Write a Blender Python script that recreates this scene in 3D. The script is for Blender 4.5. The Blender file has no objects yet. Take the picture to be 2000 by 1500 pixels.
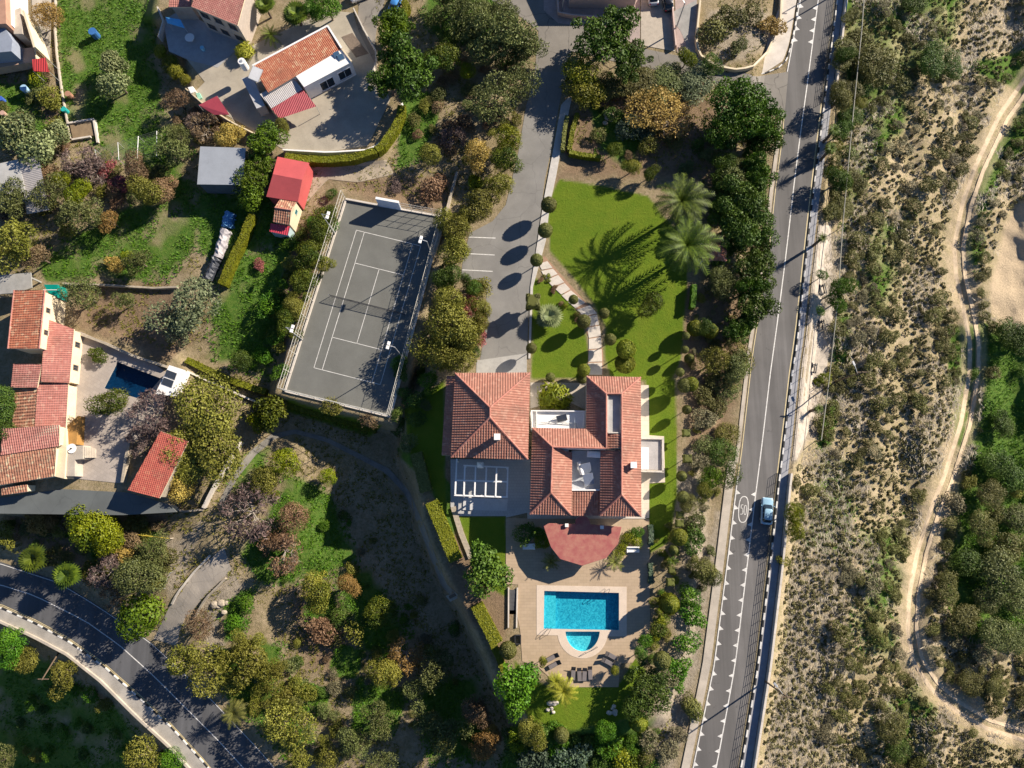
import bpy, bmesh, math, random
import numpy as np
from mathutils import Vector
R = math.radians
random.seed(7); RNG = np.random.default_rng(11)
sc = bpy.context.scene
COL = sc.collection

# ------------------------------------------------------------------ camera, sky, sun, exposure
TILT, HC, F = R(9.5), 106.6, 2000 * 24 / 36
cam_d = bpy.data.cameras.new('camera'); cam_d.lens = 24; cam_d.sensor_width = 36; cam_d.clip_end = 3000
cam = bpy.data.objects.new('camera', cam_d); COL.objects.link(cam)
cam.location = (0, 0, HC); cam.rotation_euler = (TILT, 0, 0); sc.camera = cam
SUN_AZ, SUN_EL = R(58), R(27.5)           # azimuth from +Y towards +X
wd = bpy.data.worlds.new('World'); sc.world = wd; wd.use_nodes = True
nt = wd.node_tree; bg = nt.nodes['Background']
sky = nt.nodes.new('ShaderNodeTexSky'); sky.sky_type = 'NISHITA'; sky.sun_disc = False
sky.altitude = 1200; sky.air_density = .9; sky.dust_density = .3; sky.ozone_density = 6.0
sky.sun_elevation = SUN_EL; sky.sun_rotation = SUN_AZ
nt.links.new(sky.outputs[0], bg.inputs[0]); bg.inputs[1].default_value = 0.06
sd = bpy.data.lights.new('sun', 'SUN'); sd.energy = 5.0; sd.angle = R(0.5); sd.color = (1.0, 0.90, 0.76)
sun = bpy.data.objects.new('sun', sd); COL.objects.link(sun)
ldir = Vector((-math.sin(SUN_AZ) * math.cos(SUN_EL), -math.cos(SUN_AZ) * math.cos(SUN_EL), -math.sin(SUN_EL)))
sun.rotation_euler = ldir.to_track_quat('-Z', 'Y').to_euler(); sun.location = (60, 40, 90)
vs = sc.view_settings; vs.view_transform = 'Standard'; vs.look = 'None'; vs.gamma = 1.0; vs.exposure = 0.98
vs.use_curve_mapping = False

# ------------------------------------------------------------------ survey: photograph plan -> metres
ST, CT = math.sin(TILT), math.cos(TILT)
def P(px, py, z=0.0):
    a = (px - 1000) / F; b = (750 - py) / F
    rx, ry, rz = a, ST + b * CT, -CT + b * ST
    s = (z - HC) / rz
    return np.array((rx * s, ry * s, z + 0 * s)) if np.ndim(px) == 0 else np.stack((rx * s, ry * s, z + 0 * s), -1)
def proj(x, y, z):
    dz = z - HC
    dep = y * ST - dz * CT; up = y * CT + dz * ST
    return 1000 + F * x / dep, 750 - F * up / dep
def vnoise(x, y, s, seed):
    r = np.random.default_rng(seed).random((256, 256))
    x = np.asarray(x, float) / s; y = np.asarray(y, float) / s
    xi = np.floor(x).astype(int); yi = np.floor(y).astype(int); fx = x - xi; fy = y - yi
    fx = fx * fx * (3 - 2 * fx); fy = fy * fy * (3 - 2 * fy)
    g = lambda i, j: r[i % 256, j % 256]
    return (g(xi, yi) * (1 - fx) + g(xi + 1, yi) * fx) * (1 - fy) + (g(xi, yi + 1) * (1 - fx) + g(xi + 1, yi + 1) * fx) * fy
def fbm(x, y, s, seed, o=3):
    t = 0; a = .5; n = 0
    for k in range(o):
        t = t + a * vnoise(x, y, s / 2 ** k, seed + k); n += a; a *= .55
    return t / n
def inside(px, py, poly):
    r = np.zeros(np.shape(px), bool); n = len(poly)
    for i in range(n):
        x0, y0 = poly[i]; x1, y1 = poly[(i + 1) % n]
        c = ((y0 > py) != (y1 > py)) & (px < (x1 - x0) * (py - y0) / ((y1 - y0) if y1 != y0 else 1e-9) + x0)
        r ^= c
    return r
def segdist(px, py, pts, closed):
    d = np.full(np.shape(px), 1e9); n = len(pts)
    for i in range(n if closed else n - 1):
        x0, y0 = pts[i]; x1, y1 = pts[(i + 1) % n]
        dx, dy = x1 - x0, y1 - y0
        t = np.clip(((px - x0) * dx + (py - y0) * dy) / (dx * dx + dy * dy + 1e-9), 0, 1)
        d = np.minimum(d, np.hypot(px - x0 - t * dx, py - y0 - t * dy))
    return d
def polydist(px, py, poly):
    return np.where(inside(px, py, poly), 0.0, segdist(px, py, poly, True))
def soft(px, py, poly, fall):
    d = polydist(px, py, poly); t = np.clip(1 - d / fall, 0, 1); return t * t * (3 - 2 * t)
def lerpline(pts, n):
    p = np.array(pts, float); L = np.r_[0, np.cumsum(np.hypot(*np.diff(p, axis=0).T))]
    t = np.linspace(0, L[-1], n); return np.stack((np.interp(t, L, p[:, 0]), np.interp(t, L, p[:, 1])), -1)
def xat(pts, y):
    p = sorted(pts, key=lambda q: q[1]); return float(np.interp(y, [q[1] for q in p], [q[0] for q in p]))

# main road lines (plan points)
CEN = [(1625, -200), (1598, 0), (1577, 163), (1563, 263), (1550, 367), (1535, 500), (1513, 670), (1508, 700), (1487, 880), (1479, 940), (1461, 1090), (1436, 1300), (1399, 1500), (1360, 1680)]
LFT = [(1590, -200), (1561, 0), (1546, 85), (1535, 145), (1527, 263), (1513, 367), (1499, 500), (1473, 660), (1467, 700), (1447, 880), (1438, 940), (1420, 1090), (1393, 1300), (1352, 1500), (1310, 1680)]
RGT = [(1655, -200), (1632, 0), (1611, 163), (1599, 263), (1586, 367), (1571, 500), (1553, 670), (1547, 700), (1526, 880), (1518, 940), (1502, 1090), (1477, 1300), (1444, 1500), (1405, 1680)]
WAL = [(1672, -200), (1647, 0), (1628, 163), (1617, 263), (1603, 367), (1587, 500), (1568, 670), (1563, 700), (1545, 880), (1537, 940), (1523, 1090), (1498, 1300), (1467, 1500), (1430, 1680)]
ZR = -1.5
SW_N = [(-250, 1060), (0, 1097), (110, 1133), (167, 1167), (217, 1199), (290, 1250), (325, 1282), (410, 1362), (500, 1457), (640, 1620)]
SW_C = [(-250, 1100), (0, 1142), (67, 1163), (167, 1213), (233, 1260), (300, 1320), (367, 1387), (427, 1447), (473, 1497), (580, 1620)]
SW_S = [(-250, 1140), (0, 1187), (67, 1217), (133, 1253), (200, 1300), (260, 1353), (333, 1420), (400, 1493), (500, 1620)]
SW_W = [(-250, 1165), (0, 1212), (67, 1242), (133, 1277), (200, 1330), (267, 1397), (333, 1457), (372, 1500), (470, 1620)]
ZS = -8.5
CP = np.array([(1000,600,0),(1200,500,0),(1250,1200,0),(800,150,0),(550,150,.2),(650,600,0),(200,150,-2.2),(290,120,-2),(200,450,-1),(450,500,-.5),(80,750,-1.2),(250,800,-1.2),(400,850,-2),
 (700,1000,-8),(780,950,-7),(820,1060,-8),(640,920,-6.5),(600,1200,-8),(850,1250,-8),(950,1450,-7.5),(500,1050,-6),(560,900,-4.5),(420,1000,-4),(300,1060,-5.5),(450,1330,-8),(1050,1450,-1.5),(1150,1490,-2),(1370,800,-.6),(1380,1100,-.8),(1300,1450,-1.6),
 (1450,100,0),(1400,300,0),(1550,100,-1.5),(1640,300,-2.5),(1700,300,-3.5),(1700,800,-4),(1600,1200,-3),(1900,500,-5.5),(1850,1000,-6),(1800,1400,-6.5),(2000,1000,-8),(2000,200,-6),(130,1060,-6),
 (100,1160,-8.5),(400,1420,-8.5),(110,1400,-16),(260,1480,-13),(0,1300,-14),(0,1500,-22),(180,1340,-10),(-300,1300,-20),(-300,700,-2),(-300,0,-1),(1000,-300,1),(2300,700,-9),(700,1700,-9),(1100,1750,-5)], float)
PLAT = [
 ([(892,440),(990,350),(1032,200),(1052,120),(1118,120),(1112,200),(1090,340),(1350,350),(1362,640),(1350,1100),(1290,1400),(1230,1425),(1060,1425),(975,1335),(950,1275),(905,1180),(862,1100),(830,1020),(822,960),(798,890),(800,800),(850,725),(930,715),(885,560)], 0.0, 26),
 ([(664,378),(884,412),(772,832),(536,770)], 0.0, 16),
 ([(370,60),(300,30),(330,-80),(560,-80),(720,10),(790,200),(745,305),(540,305),(375,190)], 0.2, 22),
 ([(-200,550),(118,550),(165,640),(345,705),(372,730),(330,985),(-200,1000)], -1.2, 18),
 ([(975,-200),(1100,-200),(1300,-200),(1380,-100),(1385,60),(1350,140),(1200,170),(1050,170),(1020,60)], 0.0, 26),
 ([(x - 42, y) for x, y in LFT] + [(x + 9, y) for x, y in WAL[::-1]], ZR, 22),
 ([(x + 4, y - 10) for x, y in SW_N] + [(x - 3, y + 5) for x, y in SW_W[::-1]], ZS, 18),
]
LX0, LY0, LST = -420, -420, 5
_lx = np.arange(LX0, 2421, LST); _ly = np.arange(LY0, 1941, LST)
def _height():
    X, Y = np.meshgrid(_lx.astype(float), _ly.astype(float))
    x = X.ravel(); y = Y.ravel(); z = np.zeros_like(x); ws = np.zeros_like(x)
    for cx, cy, cz in CP:
        w = 1 / ((x - cx) ** 2 + (y - cy) ** 2 + 3600.) ** 2; z += w * cz; ws += w
    z /= ws; pw = np.zeros_like(x)
    rough = .35 + .9 * np.clip((x - 1560) / 60, 0, 1)
    for poly, zp, fall in PLAT:
        w = soft(x, y, poly, fall); z = z * (1 - w) + zp * w; pw = np.maximum(pw, w)
    fld = [tuple(q) for q in SW_W] + [(470, 1990), (-700, 1990), (-700, 1165)]
    ins = inside(x, y, fld); dd = segdist(x, y, SW_W, False)
    z = np.where(ins & (dd > 5), np.maximum(ZS - 1.5 - (dd - 5) / 12.3 * .78, -26), z)
    z += (1 - pw) * rough * (1.5 * (fbm(x, y, 130, 3) - .5) + .7 * (fbm(x, y, 34, 9) - .5))
    # dirt terraces on the scrub slope
    e = np.clip((x - 1660) / 80, 0, 1) * (1 - pw)
    z += e * .35 * np.sin(x / 17 + 3 * fbm(x, y, 160, 21))
    return z.reshape(X.shape), pw.reshape(X.shape)
HG, PWG = _height()
def _bil(G, px, py):
    u = np.clip((np.asarray(px, float) - LX0) / LST, 0, len(_lx) - 1.001); v = np.clip((np.asarray(py, float) - LY0) / LST, 0, len(_ly) - 1.001)
    i = u.astype(int); j = v.astype(int); a = u - i; b = v - j
    return (G[j, i] * (1 - a) + G[j, i + 1] * a) * (1 - b) + (G[j + 1, i] * (1 - a) + G[j + 1, i + 1] * a) * b
def hz(px, py): return _bil(HG, px, py)
def G(px, py, dz=0.0):
    return P(px, py, float(hz(px, py)) + dz)
def ground_at(x, y, z0=0.0):
    z = z0
    for _ in range(4):
        a, b = proj(x, y, z); z = float(hz(a, b))
    return z

# ------------------------------------------------------------------ materials
MATS = {}
def nodes(name):
    m = bpy.data.materials.new(name); m.use_nodes = True; t = m.node_tree
    return m, t, t.nodes['Principled BSDF']
def N(t, kind, **kw):
    n = t.nodes.new(kind)
    for k, v in kw.items():
        if k.startswith('i_'): n.inputs[k[2:].replace('_', ' ')].default_value = v
        else: setattr(n, k, v)
    return n
def mixc(t, fac, a, b, mode='MIX'):
    n = t.nodes.new('ShaderNodeMix'); n.data_type = 'RGBA'; n.blend_type = mode
    for s, v in ((0, fac), (6, a), (7, b)):
        if hasattr(v, 'links') or isinstance(v, bpy.types.NodeSocket): t.links.new(v, n.inputs[s])
        elif s == 0: n.inputs[0].default_value = v
        else: n.inputs[s].default_value = (*v, 1)
    return n.outputs[2]
def pos(t, scale=1.0):
    g = N(t, 'ShaderNodeNewGeometry')
    if scale == 1.0: return g.outputs['Position']
    v = N(t, 'ShaderNodeVectorMath', operation='SCALE'); v.inputs['Scale'].default_value = scale
    t.links.new(g.outputs['Position'], v.inputs[0]); return v.outputs[0]
def noise(t, scale, detail=4, rough=.6, vec=None):
    n = N(t, 'ShaderNodeTexNoise'); n.inputs['Scale'].default_value = scale; n.inputs['Detail'].default_value = detail; n.inputs['Roughness'].default_value = rough
    t.links.new(vec if vec is not None else pos(t), n.inputs['Vector']); return n.outputs['Fac']
def ramp(t, fac, a=.35, b=.65):
    n = N(t, 'ShaderNodeMapRange', i_From_Min=a, i_From_Max=b); t.links.new(fac, n.inputs['Value']); return n.outputs['Result']
def bump(t, b, fac, strength=.4, dist=.05):
    n = N(t, 'ShaderNodeBump'); n.inputs['Strength'].default_value = strength; n.inputs['Distance'].default_value = dist
    t.links.new(fac, n.inputs['Height']); t.links.new(n.outputs[0], b.inputs['Normal'])
def plain(name, col, rough=.75, var=.25, scale=1.2, fine=9, metal=0, bm=.25, col2=None):
    """solid colour with blotches of wear (col2) and fine grain"""
    if name in MATS: return MATS[name]
    m, t, b = nodes(name)
    c2 = col2 or tuple(c * (1 - var) for c in col)
    f1 = ramp(t, noise(t, scale, 5)); f2 = noise(t, fine, 3)
    c = mixc(t, f1, col, c2)
    c = mixc(t, ramp(t, f2, .3, .7), c, mixc(t, .5, c, tuple(min(1, x * 1.25) for x in col)))
    t.links.new(c, b.inputs['Base Color']); b.inputs['Roughness'].default_value = rough; b.inputs['Metallic'].default_value = metal
    if bm: bump(t, b, f2, bm, .03)
    MATS[name] = m; return m
def leafmat(name, dark, light, rough=.6):
    key = 'leaf_' + name
    if key in MATS: return MATS[key]
    m, t, b = nodes(key)
    at = N(t, 'ShaderNodeAttribute', attribute_name='tint')
    oi = N(t, 'ShaderNodeObjectInfo')
    c = mixc(t, at.outputs['Fac'], dark, light)
    hs = N(t, 'ShaderNodeHueSaturation'); mr = N(t, 'ShaderNodeMapRange', i_To_Min=.492, i_To_Max=.512); mv = N(t, 'ShaderNodeMapRange', i_To_Min=.8, i_To_Max=1.2)
    t.links.new(oi.outputs['Random'], mr.inputs['Value']); t.links.new(mr.outputs[0], hs.inputs['Hue'])
    t.links.new(oi.outputs['Random'], mv.inputs['Value']); t.links.new(mv.outputs[0], hs.inputs['Value'])
    t.links.new(c, hs.inputs['Color']); t.links.new(hs.outputs[0], b.inputs['Base Color'])
    b.inputs['Roughness'].default_value = rough; b.inputs['Specular IOR Level'].default_value = .3
    tr = N(t, 'ShaderNodeBsdfTranslucent'); t.links.new(hs.outputs[0], tr.inputs['Color'])
    mx = N(t, 'ShaderNodeMixShader'); mx.inputs[0].default_value = .18
    t.links.new(b.outputs[0], mx.inputs[1]); t.links.new(tr.outputs[0], mx.inputs[2])
    t.links.new(mx.outputs[0], t.nodes['Material Output'].inputs['Surface'])
    MATS[key] = m; return m
def tilemat(name, a, b_, c_, stain=(.12, .07, .05)):
    if name in MATS: return MATS[name]
    m, t, b = nodes(name)
    v = N(t, 'ShaderNodeTexVoronoi'); v.inputs['Scale'].default_value = 2.6; t.links.new(pos(t), v.inputs['Vector'])
    sp = N(t, 'ShaderNodeSeparateColor'); t.links.new(v.outputs['Color'], sp.inputs[0])
    c = mixc(t, sp.outputs[0], a, b_)
    c = mixc(t, ramp(t, sp.outputs[1], .75, 1.0), c, c_)
    c = mixc(t, ramp(t, noise(t, .35, 5), .5, .75), c, mixc(t, .55, c, stain))
    t.links.new(c, b.inputs['Base Color']); b.inputs['Roughness'].default_value = .8
    bump(t, b, noise(t, 12, 3), .3, .03)
    MATS[name] = m; return m
def asphalt(name, col, patch=.5, ang=None):
    if name in MATS: return MATS[name]
    m, t, b = nodes(name)
    f = noise(t, .22, 5); g = noise(t, 14, 3, .7)
    c = mixc(t, ramp(t, f, .35, .7), col, tuple(x * 1.35 for x in col))
    vr = N(t, 'ShaderNodeTexVoronoi', feature='DISTANCE_TO_EDGE'); vr.inputs['Scale'].default_value = .17
    wv = N(t, 'ShaderNodeVectorMath', operation='ADD'); nv = N(t, 'ShaderNodeTexNoise'); nv.inputs['Scale'].default_value = .8
    t.links.new(pos(t), nv.inputs['Vector']); t.links.new(pos(t), wv.inputs[0]); t.links.new(nv.outputs['Color'], wv.inputs[1]); t.links.new(wv.outputs[0], vr.inputs['Vector'])
    c = mixc(t, ramp(t, vr.outputs['Distance'], .012, .0), c, mixc(t, patch, c, tuple(x * .4 for x in col)))
    c = mixc(t, ramp(t, g, .25, .75), mixc(t, .25, c, (0.02, 0.02, 0.02)), c)
    if ang is not None:   # wheel-worn streaks along the carriageway
        mp = N(t, 'ShaderNodeMapping'); mp.inputs['Rotation'].default_value = (0, 0, ang); mp.inputs['Scale'].default_value = (.75, .03, 1); t.links.new(pos(t), mp.inputs['Vector'])
        st = noise(t, 1.0, 4, .6, mp.outputs[0]); c = mixc(t, ramp(t, st, .38, .66), mixc(t, .3, c, tuple(x * .5 for x in col)), mixc(t, .25, c, tuple(min(1, x * 1.9) for x in col)))
        pt = N(t, 'ShaderNodeTexVoronoi'); pt.inputs['Scale'].default_value = .13; t.links.new(mp.outputs[0], pt.inputs['Vector']); s2 = N(t, 'ShaderNodeSeparateColor'); t.links.new(pt.outputs['Color'], s2.inputs[0])
        c = mixc(t, ramp(t, s2.outputs[0], .7, .75), c, mixc(t, .35, c, tuple(x * .6 for x in col)))
        sp = noise(t, .9, 3, .5); c = mixc(t, ramp(t, sp, .68, .74), c, mixc(t, .45, c, (.03, .03, .03)))
    t.links.new(c, b.inputs['Base Color']); b.inputs['Roughness'].default_value = .85; bump(t, b, g, .3, .02)
    MATS[name] = m; return m
def slabmat(name, col, col2, sx=.6, sy=.6, rot=0.0):
    """paving with faint joints"""
    if name in MATS: return MATS[name]
    m, t, b = nodes(name)
    mp = N(t, 'ShaderNodeMapping'); mp.inputs['Rotation'].default_value = (0, 0, rot); t.links.new(pos(t), mp.inputs['Vector'])
    br = N(t, 'ShaderNodeTexBrick'); br.offset = .5; br.inputs['Scale'].default_value = 1; br.inputs['Brick Width'].default_value = sx; br.inputs['Row Height'].default_value = sy
    br.inputs['Mortar Size'].default_value = .012; br.inputs['Color1'].default_value = (*col, 1); br.inputs['Color2'].default_value = (*col2, 1); br.inputs['Mortar'].default_value = (*[c * .62 for c in col], 1)
    t.links.new(mp.outputs[0], br.inputs['Vector'])
    c = mixc(t, ramp(t, noise(t, .5, 5), .35, .75), br.outputs['Color'], mixc(t, .35, br.outputs['Color'], tuple(x * .55 for x in col)))
    t.links.new(c, b.inputs['Base Color']); b.inputs['Roughness'].default_value = .7; bump(t, b, noise(t, 10, 3), .2, .02)
    MATS[name] = m; return m

# ------------------------------------------------------------------ mesh helpers
ORG = {}
def mesh_np(name, verts, faces_flat, nper, attrs=None, smooth=False):
    me = bpy.data.meshes.new(name); nv = len(verts); nf = len(faces_flat) // nper
    me.vertices.add(nv); me.vertices.foreach_set('co', np.asarray(verts, np.float32).ravel())
    me.loops.add(nf * nper); me.loops.foreach_set('vertex_index', np.asarray(faces_flat, np.int32).ravel())
    me.polygons.add(nf); me.polygons.foreach_set('loop_start', np.arange(0, nf * nper, nper, dtype=np.int32))
    try: me.polygons.foreach_set('loop_total', np.full(nf, nper, np.int32))
    except Exception: pass
    me.polygons.foreach_set('use_smooth', np.full(nf, smooth, bool))
    me.update(calc_edges=True)
    for k, (typ, data) in (attrs or {}).items():
        a = me.attributes.new(k, typ, 'POINT')
        a.data.foreach_set('color' if typ == 'FLOAT_COLOR' else 'value', np.asarray(data, np.float32).ravel())
    return me
def tag(o, label=None, cat=None, group=None, kind=None):
    for k, v in (('label', label), ('category', cat), ('group', group), ('kind', kind)):
        if v: o[k] = v
    return o
def link(o, parent=None):
    COL.objects.link(o)
    if parent is not None: o.parent = parent; ORG[o.name] = ORG.get(parent.name, np.zeros(3))
    return o
def thing(name, loc, label, cat, group=None, rz=0.0):
    o = bpy.data.objects.new(name, None); o.empty_display_size = .3; COL.objects.link(o)
    o.location = tuple(loc); o.rotation_euler = (0, 0, rz); ORG[o.name] = np.array(loc, float)
    return tag(o, label, cat, group)
class MB:
    def __init__(s): s.v = []; s.f = []
    def add(s, vs, fs):
        k = len(s.v); s.v += [tuple(map(float, q)) for q in vs]; s.f += [tuple(i + k for i in f) for f in fs]; return s
    def box(s, x0, x1, y0, y1, z0, z1):
        return s.prism([(x0, y0), (x1, y0), (x1, y1), (x0, y1)], z0, z1)
    def prism(s, poly, z0, z1):
        """vertical prism; z1 may be a list (sloping top)"""
        n = len(poly); a = sum(poly[i][0] * poly[(i + 1) % n][1] - poly[(i + 1) % n][0] * poly[i][1] for i in range(n))
        zt = z1 if isinstance(z1, (list, tuple)) else [z1] * n
        zb = z0 if isinstance(z0, (list, tuple)) else [z0] * n
        idx = list(range(n)) if a > 0 else list(range(n))[::-1]
        vs = [(poly[i][0], poly[i][1], zb[i]) for i in idx] + [(poly[i][0], poly[i][1], zt[i]) for i in idx]
        fs = [tuple(range(n))[::-1], tuple(range(n, 2 * n))] + [(i, (i + 1) % n, n + (i + 1) % n, n + i) for i in range(n)]
        return s.add(vs, fs)
    def tube(s, p0, p1, r0, r1=None, n=6, cap=True):
        r1 = r0 if r1 is None else r1
        a = Vector(p0); b = Vector(p1); d = (b - a)
        if d.length < 1e-6: return s
        q = d.to_track_quat('Z', 'Y'); vs = []
        for c, r in ((a, r0), (b, r1)):
            for i in range(n):
                t = 2 * math.pi * i / n; vs.append(c + q @ Vector((r * math.cos(t), r * math.sin(t), 0)))
        fs = [(i, (i + 1) % n, n + (i + 1) % n, n + i) for i in range(n)]
        if cap: fs += [tuple(range(n))[::-1], tuple(range(n, 2 * n))]
        return s.add(vs, fs)
    def beam(s, p0, p1, w, h):
        """box beam of width w, height h whose top runs p0 -> p1"""
        a = np.array(p0, float); b = np.array(p1, float); d = b - a; L = math.hypot(d[0], d[1]) or 1
        n = np.array((-d[1] / L, d[0] / L, 0)) * w / 2; dn = np.array((0, 0, h))
        vs = [a - n - dn, b - n - dn, b + n - dn, a + n - dn, a - n, b - n, b + n, a + n]
        return s.add(vs, [(3, 2, 1, 0), (4, 5, 6, 7), (0, 1, 5, 4), (1, 2, 6, 5), (2, 3, 7, 6), (3, 0, 4, 7)])
    def build(s, name, mat, parent=None, bevel=0, smooth=False):
        o_ = ORG.get(parent.name, np.zeros(3)) if parent is not None else np.zeros(3)
        me = bpy.data.meshes.new(name); me.from_pydata([(x - o_[0], y - o_[1], z - o_[2]) for x, y, z in s.v], [], s.f)
        me.materials.append(mat)
        if smooth: me.polygons.foreach_set('use_smooth', [True] * len(me.polygons))
        if bevel:
            bm = bmesh.new(); bm.from_mesh(me); bmesh.ops.bevel(bm, geom=bm.edges[:], offset=bevel, segments=1, affect='EDGES', clamp_overlap=True); bm.to_mesh(me); bm.free()
        me.update(); o = bpy.data.objects.new(name, me); link(o, parent); return o
    def struct(s, name, mat):
        o = s.build(name, mat); o['kind'] = 'structure'; return o
def px_poly(pts, z): return [tuple(P(x, y, z)[:2]) for x, y in pts]
def slab(name, mat, pts, z, th=.3):
    return MB().prism(px_poly(pts, z), z - th, z).struct(name, mat)
def strip(name, mat, A, B, dz=.03, n=60, across=4, th=.25, flat=None, build=True):
    """ribbon between two plan lines, draped on the ground"""
    a = lerpline(A, n); b = lerpline(B, n); V = []; Fc = []
    for i in range(n):
        for j in range(across + 1):
            t = j / across; q = a[i] * (1 - t) + b[i] * t
            z = flat if flat is not None else float(hz(q[0], q[1])) + dz
            V.append(P(q[0], q[1], z))
    w = across + 1; k = len(V)
    for i in range(n - 1):
        for j in range(across):
            Fc.append((i * w + j, i * w + j + 1, (i + 1) * w + j + 1, (i + 1) * w + j))
    for j0 in (0, across):
        for i in range(n): V.append(V[i * w + j0] - np.array((0, 0, th)))
    for i in range(n - 1):
        Fc.append((i * w, (i + 1) * w, k + i + 1, k + i)); Fc.append(((i + 1) * w + across, i * w + across, k + n + i, k + n + i + 1))
    m = MB().add(V, Fc)
    return m.struct(name, mat) if build else m
# ------------------------------------------------------------------ ground sheet
TRACK = [(2060, 90), (2000, 172), (1960, 228), (1912, 330), (1888, 400), (1872, 480), (1876, 540), (1890, 600), (1903, 670), (1902, 730), (1885, 830), (1850, 940), (1825, 1000), (1800, 1080), (1785, 1160), (1781, 1230), (1792, 1290), (1825, 1340), (1870, 1380), (1930, 1415), (2010, 1440), (2100, 1455)]
SAND = [(2100, 380), (1992, 405), (1968, 440), (1955, 500), (1938, 560), (1942, 608), (1968, 628), (2100, 636)]
LAWNS = [
 [(1095, 352), (1180, 365), (1265, 385), (1345, 480), (1340, 560), (1330, 700), (1312, 742), (1255, 742), (1195, 735), (1180, 690), (1185, 640), (1160, 590), (1120, 540), (1075, 490), (1070, 400)],
 [(1040, 545), (1075, 550), (1120, 600), (1140, 640), (1150, 700), (1130, 738), (1040, 738)],
 [(1255, 735), (1318, 740), (1322, 850), (1322, 960), (1305, 1060), (1268, 1080), (1262, 740)],
 [(1005, 1290), (1040, 1330), (1080, 1345), (1210, 1335), (1240, 1285), (1262, 1310), (1240, 1400), (1120, 1425), (1040, 1415), (1005, 1350)],
 [(898, 1008), (988, 1008), (988, 1165), (930, 1130)],
 [(790, 800), (868, 742), (868, 1000), (840, 940), (800, 880)],
 [(562, 780), (742, 832), (722, 852), (556, 802)]]
GRASS = [([(110, -80), (320, -80), (300, 80), (330, 240), (230, 270), (125, 240), (118, 100)], 22), ([(70, 500), (200, 430), (350, 350), (420, 380), (380, 480), (330, 545), (90, 545)], 25),
 ([(430, 520), (560, 470), (560, 600), (525, 740), (400, 700)], 25), ([(380, 365), (520, 380), (560, 470), (430, 520), (380, 480)], 25), ([(150, 250), (330, 240), (380, 300), (340, 350), (200, 300)], 25), ([(470, 1080), (560, 930), (640, 960), (700, 1090), (640, 1130), (520, 1140)], 25), ([(430, 1180), (500, 1150), (480, 1240), (440, 1250)], 15),
 ([(500, 1240), (560, 1260), (540, 1330), (500, 1320)], 18), ([(570, 1320), (640, 1350), (630, 1400), (580, 1390)], 15), ([(660, 1260), (710, 1270), (690, 1320), (650, 1310)], 12), ([(785, 190), (865, 180), (830, 310), (775, 330)], 15),
 ([(1645, -80), (1900, -80), (1850, 90), (1760, 190), (1720, 270), (1660, 180)], 45), ([(1690, 150), (1790, 150), (1760, 260), (1700, 330), (1680, 420), (1640, 480)], 30), ([(1635, 620), (1665, 620), (1650, 760), (1610, 900), (1590, 880), (1625, 740)], 18),
 ([(1870, 130), (2100, 60), (2100, 200), (1960, 330), (1930, 420), (1900, 560), (1890, 480), (1920, 330), (2000, 190)], 15), ([(1930, 650), (2100, 640), (2100, 1260), (1900, 1260), (1840, 1160), (1880, 900)], 45), ([(1790, 1330), (1830, 1380), (1800, 1500), (1760, 1560), (1700, 1380)], 30),
 ([(-80, 1230), (60, 1270), (230, 1390), (330, 1490), (400, 1600), (-80, 1600)], 25), ([(1000, 1420), (1280, 1400), (1250, 1560), (960, 1560)], 25), ([(860, -80), (1000, -80), (960, 80), (880, 90), (820, 40)], 25), ([(780, 880), (850, 900), (905, 1010), (880, 1060), (840, 960)], 15),
 ([(-80, 160), (60, 170), (100, 260), (-80, 300)], 30), ([(540, 1000), (600, 1000), (620, 1120), (560, 1120)], 30), ([(600, 1170), (660, 1150), (650, 1210), (600, 1210)], 20), ([(455, 900), (520, 880), (520, 960), (450, 960)], 20), ([(640, 1100), (720, 1120), (800, 1230), (760, 1300), (690, 1240)], 40), ([(820, 1330), (930, 1330), (960, 1480), (840, 1490)], 40), ([(420, 1270), (520, 1290), (620, 1440), (560, 1480), (450, 1370)], 30), ([(120, 1020), (320, 1030), (310, 1110), (200, 1120)], 30), ([(700, 1330), (800, 1350), (760, 1440), (690, 1430)], 25), ([(1150, 200), (1260, 260), (1240, 330), (1170, 300)], 25), ([(1850, 640), (1925, 640), (1905, 760), (1880, 900), (1860, 860)], 20), ([(1480, 500), (1500, 500), (1480, 640), (1450, 660)], 12), ([(1600, 900), (1680, 900), (1660, 1080), (1580, 1060)], 40), ([(1700, 420), (1780, 420), (1740, 620), (1680, 600)], 45), ([(1680, 1040), (1780, 1000), (1740, 1300), (1670, 1250)], 50)]
SOIL = [([(125, 555), (330, 555), (380, 660), (330, 700), (160, 640)], 15), ([(1160, 170), (1400, 190), (1420, 420), (1360, 350), (1095, 345), (1110, 240)], 20), ([(660, 330), (870, 350), (870, 420), (680, 385)], 18),
 ([(1330, 560), (1460, 560), (1420, 900), (1340, 900)], 25), ([(-80, 130), (110, 180), (110, 250), (-80, 230)], 20), ([(0, 1000), (330, 1000), (320, 1100), (200, 1140), (60, 1090)], 15), ([(560, 1150), (700, 1190), (700, 1330), (600, 1300)], 35), ([(560, 440), (650, 380), (600, 560), (560, 700), (545, 760)], 10), ([(870, 900), (1000, 1180), (980, 1300), (880, 1150)], 20)]
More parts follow.
